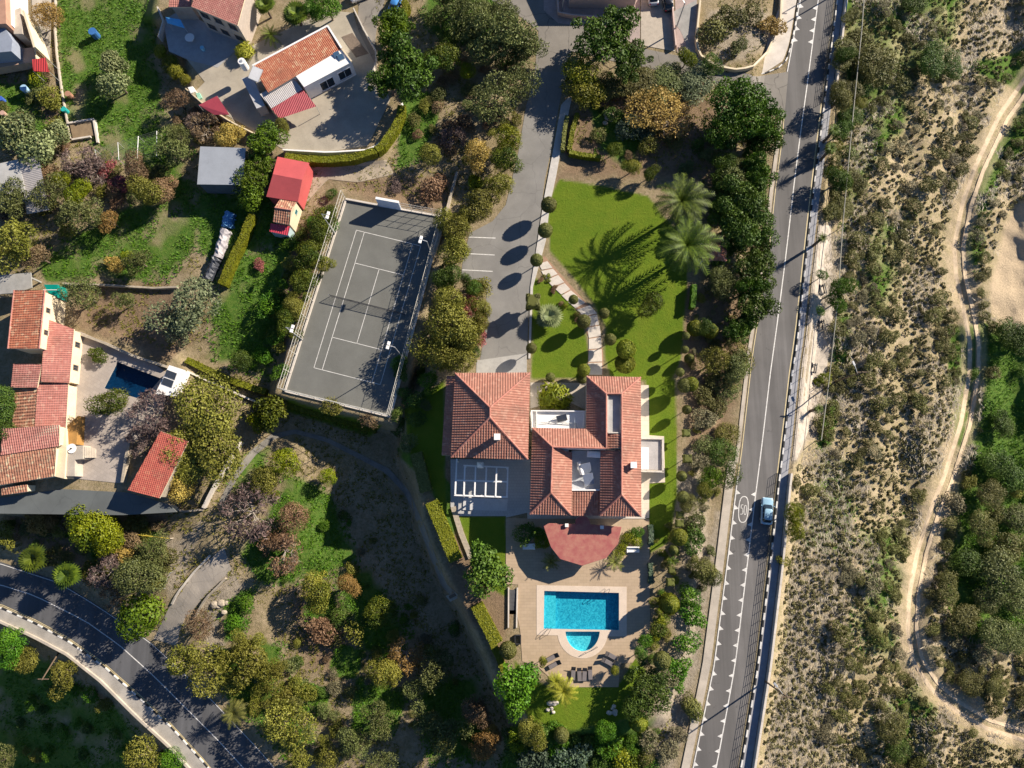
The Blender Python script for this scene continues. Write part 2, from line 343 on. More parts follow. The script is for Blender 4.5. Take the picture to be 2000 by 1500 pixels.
ROCK = [([(1600, 430), (1630, 430), (1635, 620), (1600, 850), (1550, 900), (1572, 700)], 8), ([(1300, 900), (1370, 860), (1390, 1120), (1370, 1300), (1310, 1500), (1240, 1500), (1320, 1250), (1330, 1060)], 20), ([(395, 1150), (450, 1110), (470, 1150), (420, 1240), (440, 1260), (420, 1280), (395, 1220)], 12), ([(1395, 1000), (1420, 990), (1405, 1080), (1380, 1120)], 8), ([(1385, 20), (1500, 20), (1520, 90), (1400, 120)], 15), ([(320, 1060), (400, 1020), (370, 1100), (330, 1170)], 12)]
def build_ground():
    gx = np.r_[[-2600, -1500, -900, -600, -420, -300, -200, -130, -90], np.arange(-60, 2061, 4), [2090, 2130, 2200, 2300, 2420, 2600, 2900, 3500, 4600]].astype(float)
    gy = np.r_[[-2600, -1500, -900, -600, -420, -300, -200, -130, -90], np.arange(-60, 1561, 4), [1590, 1630, 1700, 1800, 1940, 2150, 2500, 3100, 4200]].astype(float)
    X, Y = np.meshgrid(gx, gy); x = X.ravel(); y = Y.ravel()
    z = hz(x, y)
    # wheel ruts of the track
    dt = segdist(x, y, TRACK, False); rut = np.exp(-((dt - 9) / 4.2) ** 2)
    z = z - rut * .05 - .25 * np.exp(-(dt / 16) ** 2)
    # basins under the pools
    for poly in POOLS: z = np.where(polydist(x, y, poly) < 3, z - 2.2, z)
    V = P(x, y, z)
    wob = 26 * (fbm(x, y, 60, 40) - .5) + 14 * (fbm(x, y, 16, 50) - .5)
    def m(polys, k=1.0):
        r = np.zeros_like(x)
        for poly, fall in polys:
            d = np.where(inside(x, y, poly), -segdist(x, y, poly, True), segdist(x, y, poly, True)) + wob * k
            r = np.maximum(r, np.clip(.5 - d / fall, 0, 1))
        return r
    lawn = np.zeros_like(x)
    for poly in LAWNS: lawn = np.maximum(lawn, np.clip(.5 - (np.where(inside(x, y, poly), -1, 1) * segdist(x, y, poly, True) - 1 + .2 * wob) / 4, 0, 1))
    gr = m(GRASS) * np.where(x < 620, .05 + 1.1 * fbm(x, y, 38, 61), .35 + .9 * fbm(x, y, 45, 61)) * np.where((x > 1660) & (x < 1850), .62, 1); so = m(SOIL); ro = m(ROCK)
    east = np.clip((x - np.interp(y, [q[1] for q in WAL], [q[0] for q in WAL]) - 4) / 8, 0, 1)
    sand = np.maximum(np.clip(1 - polydist(x, y, SAND) / 10, 0, 1), np.clip(1.6 * rut, 0, 1))
    sand = np.maximum(sand, .75 * np.exp(-((dt - 20) / 7) ** 2) * fbm(x, y, 40, 77))
    one = np.ones_like(x)
    A = np.stack((np.clip(gr, 0, 1), so, ro, one), -1); B = np.stack((lawn, sand, east, one), -1)
    nx, ny = len(gx), len(gy); I = np.arange(nx * ny).reshape(ny, nx)
    fc = np.stack((I[1:, :-1], I[1:, 1:], I[:-1, 1:], I[:-1, :-1]), -1).reshape(-1)
    me = mesh_np('ground', V, fc, 4, {'zone_a': ('FLOAT_COLOR', A), 'zone_b': ('FLOAT_COLOR', B)}, True)
    mt, t, b = nodes('ground')
    sa = N(t, 'ShaderNodeSeparateColor'); sb = N(t, 'ShaderNodeSeparateColor')
    for s, nm in ((sa, 'zone_a'), (sb, 'zone_b')):
        a = N(t, 'ShaderNodeAttribute', attribute_name=nm); t.links.new(a.outputs['Color'], s.inputs[0])
    n1 = noise(t, .45, 6, .65); n2 = noise(t, 2.2, 5, .7); n3 = noise(t, 9, 3, .7)
    base = mixc(t, ramp(t, n1, .35, .68), (.42, .33, .215), (.27, .21, .12))
    base = mixc(t, ramp(t, n2, .45, .75), base, (.19, .165, .075))
    strw = mixc(t, ramp(t, n1, .4, .62), (.56, .445, .29), (.42, .34, .19))
    strw = mixc(t, ramp(t, n2, .5, .72), strw, (.25, .24, .11))
    c = mixc(t, sb.outputs[2], base, strw)
    soil = mixc(t, ramp(t, n2, .3, .7), (.30, .205, .13), (.19, .135, .085)); c = mixc(t, sa.outputs[1], c, soil)
    rock = mixc(t, ramp(t, n2, .35, .7), (.46, .39, .30), (.27, .22, .16)); c = mixc(t, sa.outputs[2], c, rock)
    grs = mixc(t, ramp(t, n2, .3, .65), (.045, .135, .014), (.13, .20, .035)); c = mixc(t, ramp(t, sa.outputs[0], .2, .6), c, grs)
    lw = mixc(t, ramp(t, n1, .3, .7), (.125, .215, .011), (.22, .275, .02)); lw = mixc(t, ramp(t, noise(t, .16, 4, .6), .58, .82), lw, (.24, .25, .03)); lw = mixc(t, ramp(t, n3, .3, .75), lw, (.085, .15, .011)); c = mixc(t, sb.outputs[0], c, lw)
    sn = mixc(t, ramp(t, n2, .3, .75), (.66, .51, .34), (.54, .42, .28)); c = mixc(t, sb.outputs[1], c, sn)
    c = mixc(t, ramp(t, n3, .3, .7), mixc(t, .3, c, (.05, .045, .025)), c)
    t.links.new(c, b.inputs['Base Color']); b.inputs['Roughness'].default_value = .95; b.inputs['Specular IOR Level'].default_value = .1
    ad = N(t, 'ShaderNodeMath', operation='ADD'); t.links.new(n2, ad.inputs[0]); t.links.new(n3, ad.inputs[1]); bump(t, b, ad.outputs[0], .8, .18)
    me.materials.append(mt); o = bpy.data.objects.new('ground', me); COL.objects.link(o); o['kind'] = 'structure'
MAIN_POOL = [(1063, 1154), (1209, 1158), (1209, 1231), (1062, 1228)]
HALF = [(1138 + 33.5 * math.cos(a), 1231 + 41 * math.sin(a)) for a in np.linspace(0.02, math.pi - .02, 20)]
L_POOL = [(229, 707), (314, 739), (279, 781), (203, 758)]
POOLS = [MAIN_POOL, [(1102, 1225), (1172, 1225)] + HALF, L_POOL]
build_ground()

# ------------------------------------------------------------------ roads and paved places
M_ASPH = asphalt('asphalt', (.128, .12, .115), .0, R(8)); M_ASPH2 = asphalt('old_asphalt', (.20, .18, .155), .8); M_ASPHB = asphalt('dark_asphalt', (.085, .085, .09), .0, R(-50))
M_PAINT = plain('road_paint', (.70, .68, .64), .6, .25, 2.0, 7, col2=(.40, .38, .36)); M_YEL = plain('faded_yellow_paint', (.62, .50, .26), .6, .3, 2)
M_CONC = plain('concrete', (.46, .40, .33), .8, .35, .5); M_CONCP = plain('pale_concrete', (.58, .52, .45), .8, .3, .6); M_CONCG = plain('grey_concrete', (.30, .29, .27), .85, .35, .7)
M_WHITE = plain('white_plaster', (.78, .76, .73), .7, .14, .8); M_CREAM = plain('cream_plaster', (.66, .55, .38), .8, .2, .6); M_BLACKP = plain('black_paint', (.02, .02, .022), .6, .2)
M_STONE = plain('rubble_stone', (.40, .34, .26), .9, .45, 3, 6, bm=.9); M_DKM = plain('dark_metal', (.03, .03, .033), .5, .2, 2, bm=0); M_GALV = plain('galvanised_steel', (.55, .55, .55), .4, .2, 2, metal=.5, bm=0)
M_WOOD = plain('weathered_wood', (.16, .11, .07), .8, .4, 3); M_GLASS = plain('window_glass', (.02, .03, .04), .08, .1, 1, bm=0)
strip('main_road', M_ASPH, LFT, RGT, flat=ZR + .03, n=90, across=6)
def line(parent, name, mat, pts, w, z, n=40):
    """painted line of width w metres along plan points at height z"""
    q = lerpline(pts, n); W = [P(a, b, z) for a, b in q]; V = []; Fc = []
    for i in range(n):
        d = W[min(i + 1, n - 1)] - W[max(i - 1, 0)]; L = math.hypot(d[0], d[1]); s = np.array((-d[1] / L, d[0] / L, 0)) * w / 2
        V += [W[i] - s, W[i] + s]
    Fc = [(2 * i, 2 * i + 2, 2 * i + 3, 2 * i + 1) for i in range(n - 1)]
    return MB().add(V, Fc).build(name, mat, parent)
road = bpy.data.objects['main_road']
cl = lambda pts, y0, y1: [(xat(pts, y), y) for y in np.linspace(y0, y1, 30)]
off = lambda pts, d: [(x + d, y) for x, y in pts]
line(road, 'centre_line', M_PAINT, cl(CEN, -150, 1650), .16, ZR + .036)
line(road, 'edge_line', M_PAINT, cl(off(LFT, 2), -150, 140), .15, ZR + .036)
line(road, 'edge_line', M_YEL, cl(off(LFT, 2), 225, 930), .12, ZR + .036)
line(road, 'edge_line', M_PAINT, cl(off(LFT, 2), 932, 1650), .15, ZR + .036)
line(road, 'edge_line', M_YEL, cl(off(RGT, -2), -150, 1650), .14, ZR + .036)
tri_ys = list(np.arange(-6, 96, 22)) + list(np.arange(966, 1520, 29.5))
for y in tri_ys:
    for pts, sx in ((off(LFT, 2), 1), (CEN, -1)):
        x = xat(pts, y); x2 = xat(pts, y - 11); z = ZR + .040
        m = MB(); m.add([P(x, y + (4 if sx < 0 else 0), z), P(x + sx * 9.5, y - 2 + (2 if sx < 0 else 0), z), P(x2, y - 10 + (4 if sx < 0 else 0), z)], [(0, 1, 2)]); m.build('triangle_mark', M_PAINT, road)
def speed_mark():
    z = ZR + .040; m = MB(); cx, cy = 1452, 995
    def ring(fx, rx, ry, w, a0=0, a1=2 * math.pi, n=40):
        V = []
        for i in range(n + 1):
            t = a0 + (a1 - a0) * i / n; c, s = math.cos(t), math.sin(t)
            for k in (0, 1):
                ex = (rx - k * w); ey = (ry - k * w); r = (abs(c) ** 3.2 + abs(s) ** 2.2) ** (-1 / 2.7)
                V.append(P(fx[0] + ex * c * r + (-(ey * s * r)) * .06, fx[1] + ey * s * r, z))
        m.add(V, [(2 * i, 2 * i + 2, 2 * i + 3, 2 * i + 1) for i in range(n)])
    ring((cx, cy), 10, 26, 1.7)
    ring((cx + 3.6, cy + 1), 3, 9.5, 1.2)
    def seg(*pts):
        for a, b in zip(pts, pts[1:]):
            a_ = P(cx + a[0], cy + a[1], z); b_ = P(cx + b[0], cy + b[1], z); d = b_ - a_; L = math.hypot(d[0], d[1]); s = np.array((-d[1] / L, d[0] / L, 0)) * .05
            e = d / L * .04; m.add([a_ - s - e, b_ - s + e, b_ + s + e, a_ + s - e], [(0, 1, 2, 3)])
    seg((-.8, -9), (-4.2, -9)); seg((-4.2, -9), (-4.8, -2)); seg((-4.8, -2), (-2.4, -3), (-1.2, 1), (-1.4, 6), (-3.2, 10), (-5.6, 9))
    m.build('speed_limit_mark', M_PAINT, road)
speed_mark()
# west pavement with kerb, east pavement
strip('west_pavement', M_CONC, off(cl(LFT, 900, 1660), -21), off(cl(LFT, 900, 1660), -5), flat=ZR + .14, n=40, across=2)
strip('west_verge', M_CONC, off(cl(LFT, 235, 905), -9), off(cl(LFT, 235, 905), -2), flat=ZR + .10, n=40, across=1)
strip('corner_pavement', M_CONCP, [(1545, -150), (1527, 0), (1505, 60), (1487, 95), (1466, 140)], [(1583, -150), (1556, 0), (1541, 85), (1530, 118), (1480, 151)], flat=ZR + .14, n=30, across=3)
strip('east_pavement', plain('east_paving', (.30, .30, .32), .8, .3), off(cl(RGT, -150, 1660), 5), off(cl(WAL, -150, 1660), 0), flat=ZR + .12, n=80, across=2)
def kerb(name, pts, step, w, h, z, y0=None):
    """black and white painted kerb stones laid end to end"""
    o = thing(name, P(*pts[0], z), 'black and white painted kerb stones ' + ('edging the main road below the parapet' if name == 'roadside_kerb' else 'along the footpath of the lower curving road' if name == 'painted_kerb' else 'rounding the pavement corner at the junction'), 'kerb')
    p = np.array([P(a, b, z)[:2] for a, b in lerpline(pts, 400)]); L = np.r_[0, np.cumsum(np.hypot(*np.diff(p, axis=0).T))]
    k = 0; s = 0.0; me = {}
    for mt in (M_PAINT, M_BLACKP):
        mm = MB().box(0, step, -w / 2, w / 2, -.1, h); ob = mm.build('kerb_stone', mt, None, .015); me[mt] = ob.data; bpy.data.objects.remove(ob)
    while s + step < L[-1]:
        a = np.array((np.interp(s, L, p[:, 0]), np.interp(s, L, p[:, 1]))); b = np.array((np.interp(s + step, L, p[:, 0]), np.interp(s + step, L, p[:, 1])))
        q = bpy.data.objects.new('kerb_stone', me[(M_PAINT, M_BLACKP)[k % 2]]); COL.objects.link(q); q.parent = o
        q.location = (a[0] - ORG[o.name][0], a[1] - ORG[o.name][1], 0); q.rotation_euler = (0, 0, math.atan2(b[1] - a[1], b[0] - a[0])); s += step; k += 1
    return o
kerb('roadside_kerb', off(cl(RGT, -20, 1520), 3.2), 1.06, .24, .17, ZR)
kerb('corner_kerb', [(1560, -10), (1553, 50), (1543, 95), (1536, 118), (1520, 133), (1495, 143), (1462, 150)], .9, .2, .18, ZR)
kerb('painted_kerb', off(SW_S, 2), .95, .22, .18, ZS)
# parapet wall east of the road in panels, railing beside the lay-by
def parapet(name, segs, label):
    o = thing(name, P(*segs[0][0], ZR), label, 'wall')
    for (a, b) in segs:
        A = P(*a, ZR); B = P(*b, ZR); d = (B - A) / np.linalg.norm(B - A); A = A + d * .015; B = B - d * .015
        MB().beam(A + (0, 0, .95), B + (0, 0, .95), .34, 1.9).build('wall_panel', M_CONCP, o, .02)
    return o
def chain(pts, y0, y1, st): return [((xat(pts, y), y), (xat(pts, min(y + st, y1)), min(y + st, y1))) for y in np.arange(y0, y1 - 2, st)]
parapet('parapet_wall', chain(off(WAL, 3), -40, 205, 24), 'pale concrete parapet wall beside the road above the green gully')
parapet('parapet_wall', chain(off(WAL, 3), 925, 1530, 24), 'long pale concrete parapet wall beside the road above the dry reed slope')
def railing(name, pts, z, h, st, label, mat=M_DKM, wires=(1.0, .5), base=None):
    o = thing(name, P(*pts[0], z), label, 'railing'); p = np.array([P(a, b, z) for a, b in lerpline(pts, 300)]); L = np.r_[0, np.cumsum(np.linalg.norm(np.diff(p, axis=0), axis=1))]
    at = lambda s: np.array([np.interp(s, L, p[:, k]) for k in range(3)])
    ss = list(np.arange(0, L[-1], st))
    for s in ss: MB().tube(at(s) - (0, 0, .2), at(s) + (0, 0, h), .035, n=5).build('post', mat, o)
    for f in wires:
        m = MB()
        for a, b in zip(ss, ss[1:]): m.tube(at(a) + (0, 0, h * f), at(b) + (0, 0, h * f), .03, n=4, cap=False)
        m.build('rail', mat, o)
    return o
railing('railing', off(cl(WAL, 208, 922), 2), ZR, 1.05, 1.8, 'dark metal railing with thin posts between the road and the lay-by')
railing('guard_rail', off(cl(RGT, 925, 1530), -5), ZR, .8, 1.5, 'dark mesh crash rail along the road edge below the parked blue car', M_DKM, (1.0, .72, .45, .2))
railing('guard_rail', off(cl(RGT, -20, 205), -4), ZR, .8, 1.5, 'dark mesh crash rail along the road edge above the junction', M_DKM, (1.0, .72, .45, .2))
strip('lay_by', plain('rough_concrete', (.50, .43, .35), .9, .45, .9, 5, bm=.6), off(cl(WAL, 440, 900), 4), [(1622, 440), (1628, 560), (1626, 640), (1612, 740), (1588, 820), (1556, 898)], dz=.05, n=40, across=6)
# lower curving road
M_SAND = plain('track_sand', (.62, .48, .32), .95, .25, 1.2, 5, bm=.4)
def offset_line(pts, d):
    q = lerpline(pts, 160); t = np.gradient(q, axis=0); t /= np.linalg.norm(t, axis=1)[:, None]; return [tuple(a) for a in q + np.stack((-t[:, 1], t[:, 0]), -1) * d]
for a_, b_ in ((-13.5, -5.5), (4.5, 12.5)): strip('dirt_track', M_SAND, offset_line(TRACK, a_), offset_line(TRACK, b_), dz=-.16, n=160, across=2, th=.5)
strip('lower_road', M_ASPHB, SW_N, SW_S, flat=ZS + .03, n=70, across=5)
lr = bpy.data.objects['lower_road']
line(lr, 'centre_line', M_PAINT, SW_C, .14, ZS + .036); line(lr, 'edge_line', M_PAINT, [(x + 3, y + 5) for x, y in SW_N], .1, ZS + .036)
for d in (-4.5, -7.5): line(lr, 'edge_line', M_YEL, [(x, y + d) for x, y in SW_S], .09, ZS + .036)
strip('footpath', plain('worn_footpath', (.36, .33, .29), .9, .4, .5), SW_S, SW_W, flat=ZS + .14, n=60, across=2)
def seglist(pts, n):
    q = lerpline(pts, n + 1); return [(tuple(q[i]), tuple(q[i + 1])) for i in range(n)]
def low_wall(name, pts, n, z, h, w, mat, label, depth=1.0, cat='wall'):
    o = thing(name, P(*pts[0], z), label, cat)
    m = MB()
    for i, (a, b) in enumerate(seglist(pts, n)):
        za = z if z is not None else None
        A = P(*a, z); B = P(*b, z); m.beam(A + (0, 0, h), B + (0, 0, h), w, h + depth)
    m.build('wall_body', mat, o); return o
def drape_wall(name, pts, n, h, w, mat, label, depth=.8, cap=None):
    o = thing(name, G(*pts[0]), label, 'wall'); m = MB(); c = MB()
    for a, b in seglist(pts, n):
        A = G(*a, h); B = G(*b, h); m.beam(A, B, w, h + depth)
        if cap: c.beam(A + (0, 0, .06), B + (0, 0, .06), w + .08, .058)
    m.build('wall_body', mat, o)
    if cap: c.build('coping', cap, o)
    return o
low_wall('retaining_wall', SW_W[1:], 30, ZS, .5, .35, M_CONC, 'pale retaining wall on the outer edge of the lower curving road', 5)
# villa drive, street, driveways
DR_L = [(1052, 60), (1046, 140), (1028, 205), (1012, 300), (1000, 350), (988, 400), (962, 432), (918, 455), (905, 500), (900, 545), (950, 548), (949, 640), (938, 700), (932, 729)]
DR_R = [(1115, 60), (1108, 140), (1092, 205), (1075, 300), (1064, 350), (1058, 400), (1053, 440), (1047, 480), (1041, 520), (1036, 570), (1033, 600), (1031, 640), (1029, 700), (1028, 729)]
M_DRIVE = asphalt('drive_asphalt', (.20, .19, .175), .35)
slab('villa_drive', M_DRIVE, DR_L[1:] + DR_R[1:][::-1], .04)
drv = bpy.data.objects['villa_drive']
for a, b in (((915, 463), (968, 465)), ((908, 495), (966, 498)), ((903, 527), (962, 530))): line(drv, 'bay_line', M_PAINT, [a, b], .14, .046, 3)
slab('drive_apron', plain('apron_concrete', (.36, .345, .32), .85, .3, .5), [(931, 704), (1029, 690), (1029, 729), (930, 729)], .05)
slab('drive_pavement', plain('pale_paving', (.50, .47, .43), .8, .25), [(1110, 190), (1117, 190), (1096, 290), (1086, 345), (1074, 400), (1066, 470), (1058, 500), (1041, 560), (1036, 700), (1032, 700), (1036, 560), (1050, 470), (1062, 390), (1079, 300), (1096, 205)], .15)
slab('street', M_ASPH2, [(960, -200), (1085, -200), (1092, 25), (1180, 40), (1250, 115), (1330, 125), (1365, 135), (1365, 150), (1300, 140), (1200, 120), (1140, 105), (1115, 100), (1110, 146), (1044, 146), (1052, 60), (1000, 20), (960, 0)], .035)
strip('side_street', M_ASPH2, [(1245, 92), (1330, 110), (1390, 120), (1440, 135), (1475, 150), (1540, 140)], [(1240, 128), (1320, 140), (1380, 150), (1430, 180), (1490, 215), (1532, 228)], dz=.06, n=40, across=6)
strip('kerb_bed', M_CONCG, [(1300, 30), (1330, 60), (1355, 130)], [(1360, 0), (1362, 70), (1372, 130)], dz=.08, n=10, across=2)
slab('forecourt', plain('pink_paving', (.36, .28, .25), .8, .25), [(1062, -150), (1250, -150), (1250, 92), (1190, 60), (1090, 45), (1062, 20)], .06)
slab('forecourt', plain('brown_paving', (.42, .36, .29), .8, .25), [(1251, -150), (1312, -150), (1318, 100), (1252, 88)], .06)
slab('forecourt', plain('rose_paving', (.37, .28, .25), .8, .3), [(1313, -150), (1360, -150), (1362, 70), (1360, 118), (1322, 102)], .065)
strip('farm_lane', M_ASPH2, [(712, -150), (700, 20), (697, 60), (715, 110), (728, 140)], [(790, -150), (752, 0), (738, 40), (733, 75), (732, 130)], dz=.04, n=20, across=3)
M_YARD = plain('farm_yard_concrete', (.37, .325, .255), .85, .3, .4)
slab('farm_yard', M_YARD, [(330, 95), (375, 60), (440, 95), (490, 90), (640, 20), (690, 25), (700, 60), (735, 130), (762, 195), (718, 285), (640, 296), (550, 290), (470, 240), (372, 188), (400, 160), (360, 110)], .25)
slab('shaded_patio', plain('patio_concrete', (.34, .34, .34), .8, .2), [(318, 40), (352, 20), (476, 82), (440, 118), (425, 132), (372, 118), (330, 100)], .27)
strip('dirt_drive', plain('dirt_drive', (.40, .33, .24), .95, .35, .4, 4), [(606, 330), (640, 320), (700, 318), (755, 312)], [(585, 410), (640, 350), (700, 356), (770, 340)], dz=.05, n=24, across=5)
DRV_A = [(437, 1068), (418, 1085), (375, 1125), (348, 1165), (333, 1180), (318, 1212), (300, 1248)]
DRV_B = [(452, 1112), (440, 1125), (402, 1160), (368, 1202), (362, 1205), (350, 1235), (346, 1262)]
strip('stone_driveway', asphalt('brushed_concrete', (.32, .28, .235), .4), DRV_A, DRV_B, dz=.06, n=40, across=5)
strip('garden_path', plain('grey_path', (.21, .195, .17), .9, .35, .8, 5), [(425, 985), (455, 925), (490, 880), (530, 848), (575, 838), (640, 855), (700, 885), (760, 915), (800, 960), (830, 1030), (852, 1090), (872, 1140), (895, 1162)], [(435, 988), (465, 932), (500, 888), (537, 857), (577, 847), (637, 863), (695, 893), (752, 923), (791, 965), (820, 1033), (842, 1093), (862, 1145), (886, 1168)], dz=.06, n=70, across=2)
slab('lane', asphalt('lane_asphalt', (.10, .11, .11), .25), [(-150, 968), (0, 972), (120, 955), (250, 962), (330, 985), (345, 1000), (240, 1006), (0, 1003), (-150, 1003)], -1.15)
slab('villa_court', slabmat('court_paving', (.40, .35, .30), (.34, .30, .27), .5, .5, .5), [(118, 640), (160, 645), (310, 712), (335, 735), (312, 830), (262, 862), (238, 940), (150, 930), (150, 790)], -1.14) if False else None
# villa terraces
M_DECK = slabmat('pool_deck', (.45, .335, .225), (.41, .305, .20), .9, .45); M_COPE = plain('pool_coping', (.58, .47, .37), .75, .12, .8)
M_PATIO = slabmat('patio_tiles', (.46, .45, .43), (.43, .42, .41), .45, .45)
from mathutils.geometry import tessellate_polygon
def sheet(name, mat, outer, holes, z, th=.25):
    loops = [[Vector((*P(x, y, z)[:2], z)) for x, y in lp] for lp in [outer] + holes]
    tri = tessellate_polygon(loops); V = [v for lp in loops for v in lp]; m = MB(); m.add(V, [tuple(t) for t in tri])
    for lp in loops:
        n = len(lp); m.add(lp + [v - Vector((0, 0, th)) for v in lp], [(i, (i + 1) % n, n + (i + 1) % n, n + i) for i in range(n)])
    return m.struct(name, mat)
HALFP = [(1171.5, 1233.5)] + [q for q in HALF if q[1] > 1234] + [(1104.5, 1233.5)]
TERR = [(988, 1012), (1268, 1014), (1270, 1240), (1236, 1294), (1212, 1296), (1208, 1342), (1074, 1342), (1072, 1322), (1048, 1300), (1020, 1292), (1016, 1232), (1010, 1200), (1012, 1142), (988, 1140)]
sheet('pool_terrace', M_DECK, TERR, [[(1050, 1145), (1222, 1148), (1222, 1241), (1186, 1241), (1180, 1256), (1165, 1272), (1138, 1280), (1112, 1272), (1096, 1256), (1090, 1241), (1050, 1238)]], .05)
cop = [(1048, 1143), (1224, 1146), (1224, 1243), (1190, 1243)] + [(1138 + 49 * math.cos(a), 1235 + 51 * math.sin(a)) for a in np.linspace(.12, math.pi - .12, 24)] + [(1087, 1241), (1048, 1240)]
sheet('pool_coping', M_COPE, cop, [MAIN_POOL, HALFP], .075, .06)
def poolmat(name, a, b_):  # basin blues with caustic-like light ripples painted into the colour
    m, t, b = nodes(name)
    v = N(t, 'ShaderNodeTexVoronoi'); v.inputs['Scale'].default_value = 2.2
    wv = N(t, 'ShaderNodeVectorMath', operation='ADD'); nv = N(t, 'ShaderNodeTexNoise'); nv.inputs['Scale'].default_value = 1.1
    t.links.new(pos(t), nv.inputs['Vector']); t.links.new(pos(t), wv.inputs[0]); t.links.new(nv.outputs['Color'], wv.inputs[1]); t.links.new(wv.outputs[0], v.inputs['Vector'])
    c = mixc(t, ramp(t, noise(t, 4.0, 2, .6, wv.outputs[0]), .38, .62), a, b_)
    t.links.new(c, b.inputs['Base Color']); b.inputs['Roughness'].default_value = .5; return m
def watermat(name, tint, wave=1.0):
    m, t, b = nodes(name); t.nodes.remove(b)
    n = noise(t, 3.4, 3, .55); bp = N(t, 'ShaderNodeBump'); bp.inputs['Strength'].default_value = wave; bp.inputs['Distance'].default_value = .12; t.links.new(n, bp.inputs['Height'])
    tr = N(t, 'ShaderNodeBsdfTransparent'); tr.inputs[0].default_value = (*tint, 1)
    gl = N(t, 'ShaderNodeBsdfGlossy'); gl.inputs['Roughness'].default_value = .04; t.links.new(bp.outputs[0], gl.inputs['Normal'])
    fr = N(t, 'ShaderNodeFresnel'); fr.inputs[0].default_value = 1.33; t.links.new(bp.outputs[0], fr.inputs['Normal'])
    mx = N(t, 'ShaderNodeMixShader'); t.links.new(fr.outputs[0], mx.inputs[0]); t.links.new(tr.outputs[0], mx.inputs[1]); t.links.new(gl.outputs[0], mx.inputs[2])
    t.links.new(mx.outputs[0], t.nodes['Material Output'].inputs['Surface']); return m
def pool(name, poly, ztop, depth, floor, water, label):
    q = px_poly(poly, ztop); c = np.mean(q, axis=0); n = len(q)
    o = thing(name, (c[0], c[1], ztop - depth), label, 'pool')
    grow = [tuple(c + (np.array(a) - c) * 1.004) for a in q]
    m = MB(); V = [(x, y, ztop - depth) for x, y in grow] + [(x, y, ztop - .02) for x, y in grow]
    m.add(V, [tuple(range(n))] + [(i, (i + 1) % n, n + (i + 1) % n, n + i) for i in range(n)]); m.build('basin', floor, o)
    MB().add([(x, y, ztop - .14) for x, y in grow], [tuple(range(n))]).build('water', water, o); return o
PF = poolmat('pool_painted_ripples', (.02, .26, .38), (.085, .47, .57)); WT = watermat('pool_water', (.55, .93, .97))
pool('swimming_pool', MAIN_POOL, .075, 1.15, PF, WT, 'rectangular turquoise swimming pool with pale coping on the villa terrace')
MB().prism(px_poly([(1062.5, 1155), (1086, 1155.6), (1086, 1228.3), (1062.3, 1227.8)], .075), -1.07, -.62).build('entry_step', poolmat('pool_painted_ripples_step', (.06, .42, .50), (.16, .60, .66)), bpy.data.objects['swimming_pool'])
pool('paddling_pool', HALFP, .075, .75, poolmat('pool_painted_ripples_pale', (.10, .44, .52), (.26, .66, .70)), WT, 'half round shallow paddling pool joined to the turquoise swimming pool')
# neighbouring court with its dark pool
sheet('neighbour_court', slabmat('court_paving', (.42, .36, .31), (.36, .31, .27), .55, .55, .5), [(112, 640), (158, 648), (308, 715), (335, 735), (312, 830), (262, 862), (238, 944), (140, 934), (126, 800)], [L_POOL], -1.14)
pool('dark_pool', L_POOL, -1.14, 1.5, poolmat('pool_painted_ripples_dark', (.012, .06, .12), (.02, .10, .18)), watermat('dark_water', (.30, .52, .66), .6), 'dark blue pool in the shaded stone court of the neighbouring house')
def rails(name, pts, label):
    o = thing(name, P(*pts[0][0], .075), label, 'handrail')
    for a, b in pts:
        A = P(*a, .075); B = P(*b, .075); up = np.array((0, 0, .75)); m = MB(); M_ = (A + B) / 2
        m.tube(A, A + up * .85, .03, n=5).tube(A + up * .85, M_ + up * 1.05, .03, n=5).tube(M_ + up * 1.05, B + up * .8, .03, n=5).tube(B + up * .8, B - (0, 0, .4), .03, n=5); m.build('rail', M_DKM, o)
rails('pool_ladder', [((1060, 1240), (1069, 1226)), ((1068, 1240), (1076, 1226))], 'pair of dark curved pool grab rails beside the straight edge')
rails('pool_ladder', [((1181, 1150), (1177, 1159)), ((1190, 1150), (1186, 1159))], 'pair of dark pool ladder rails at the corner nearest the house')
rails('pool_ladder', [((1143, 1274), (1166, 1263))], 'dark curved handrail on the round edge of the paddling pool')
# villa patio
slab('villa_patio', M_PATIO, [(880, 897), (1036, 897), (1036, 1000), (988, 1011), (988, 1008), (896, 1008), (880, 990)], .10)
slab('raised_patio', plain('raised_paving', (.5, .49, .48), .8, .15), [(905, 972), (992, 975), (990, 998), (904, 996)], .26)
slab('villa_plinth', M_CONCP, [(1030, 1000), (1262, 1004), (1262, 1013), (1030, 1013)], .14)
slab('side_terrace', slabmat('cream_paving', (.62, .54, .43), (.58, .5, .4), .8, .8), [(1250, 752), (1267, 752), (1268, 850), (1297, 852), (1299, 942), (1268, 944), (1268, 1012), (1250, 1012)], .09)
slab('court_garden_path', M_CONC, [(1036, 747), (1145, 748), (1143, 800), (1100, 780), (1036, 798)], .06)
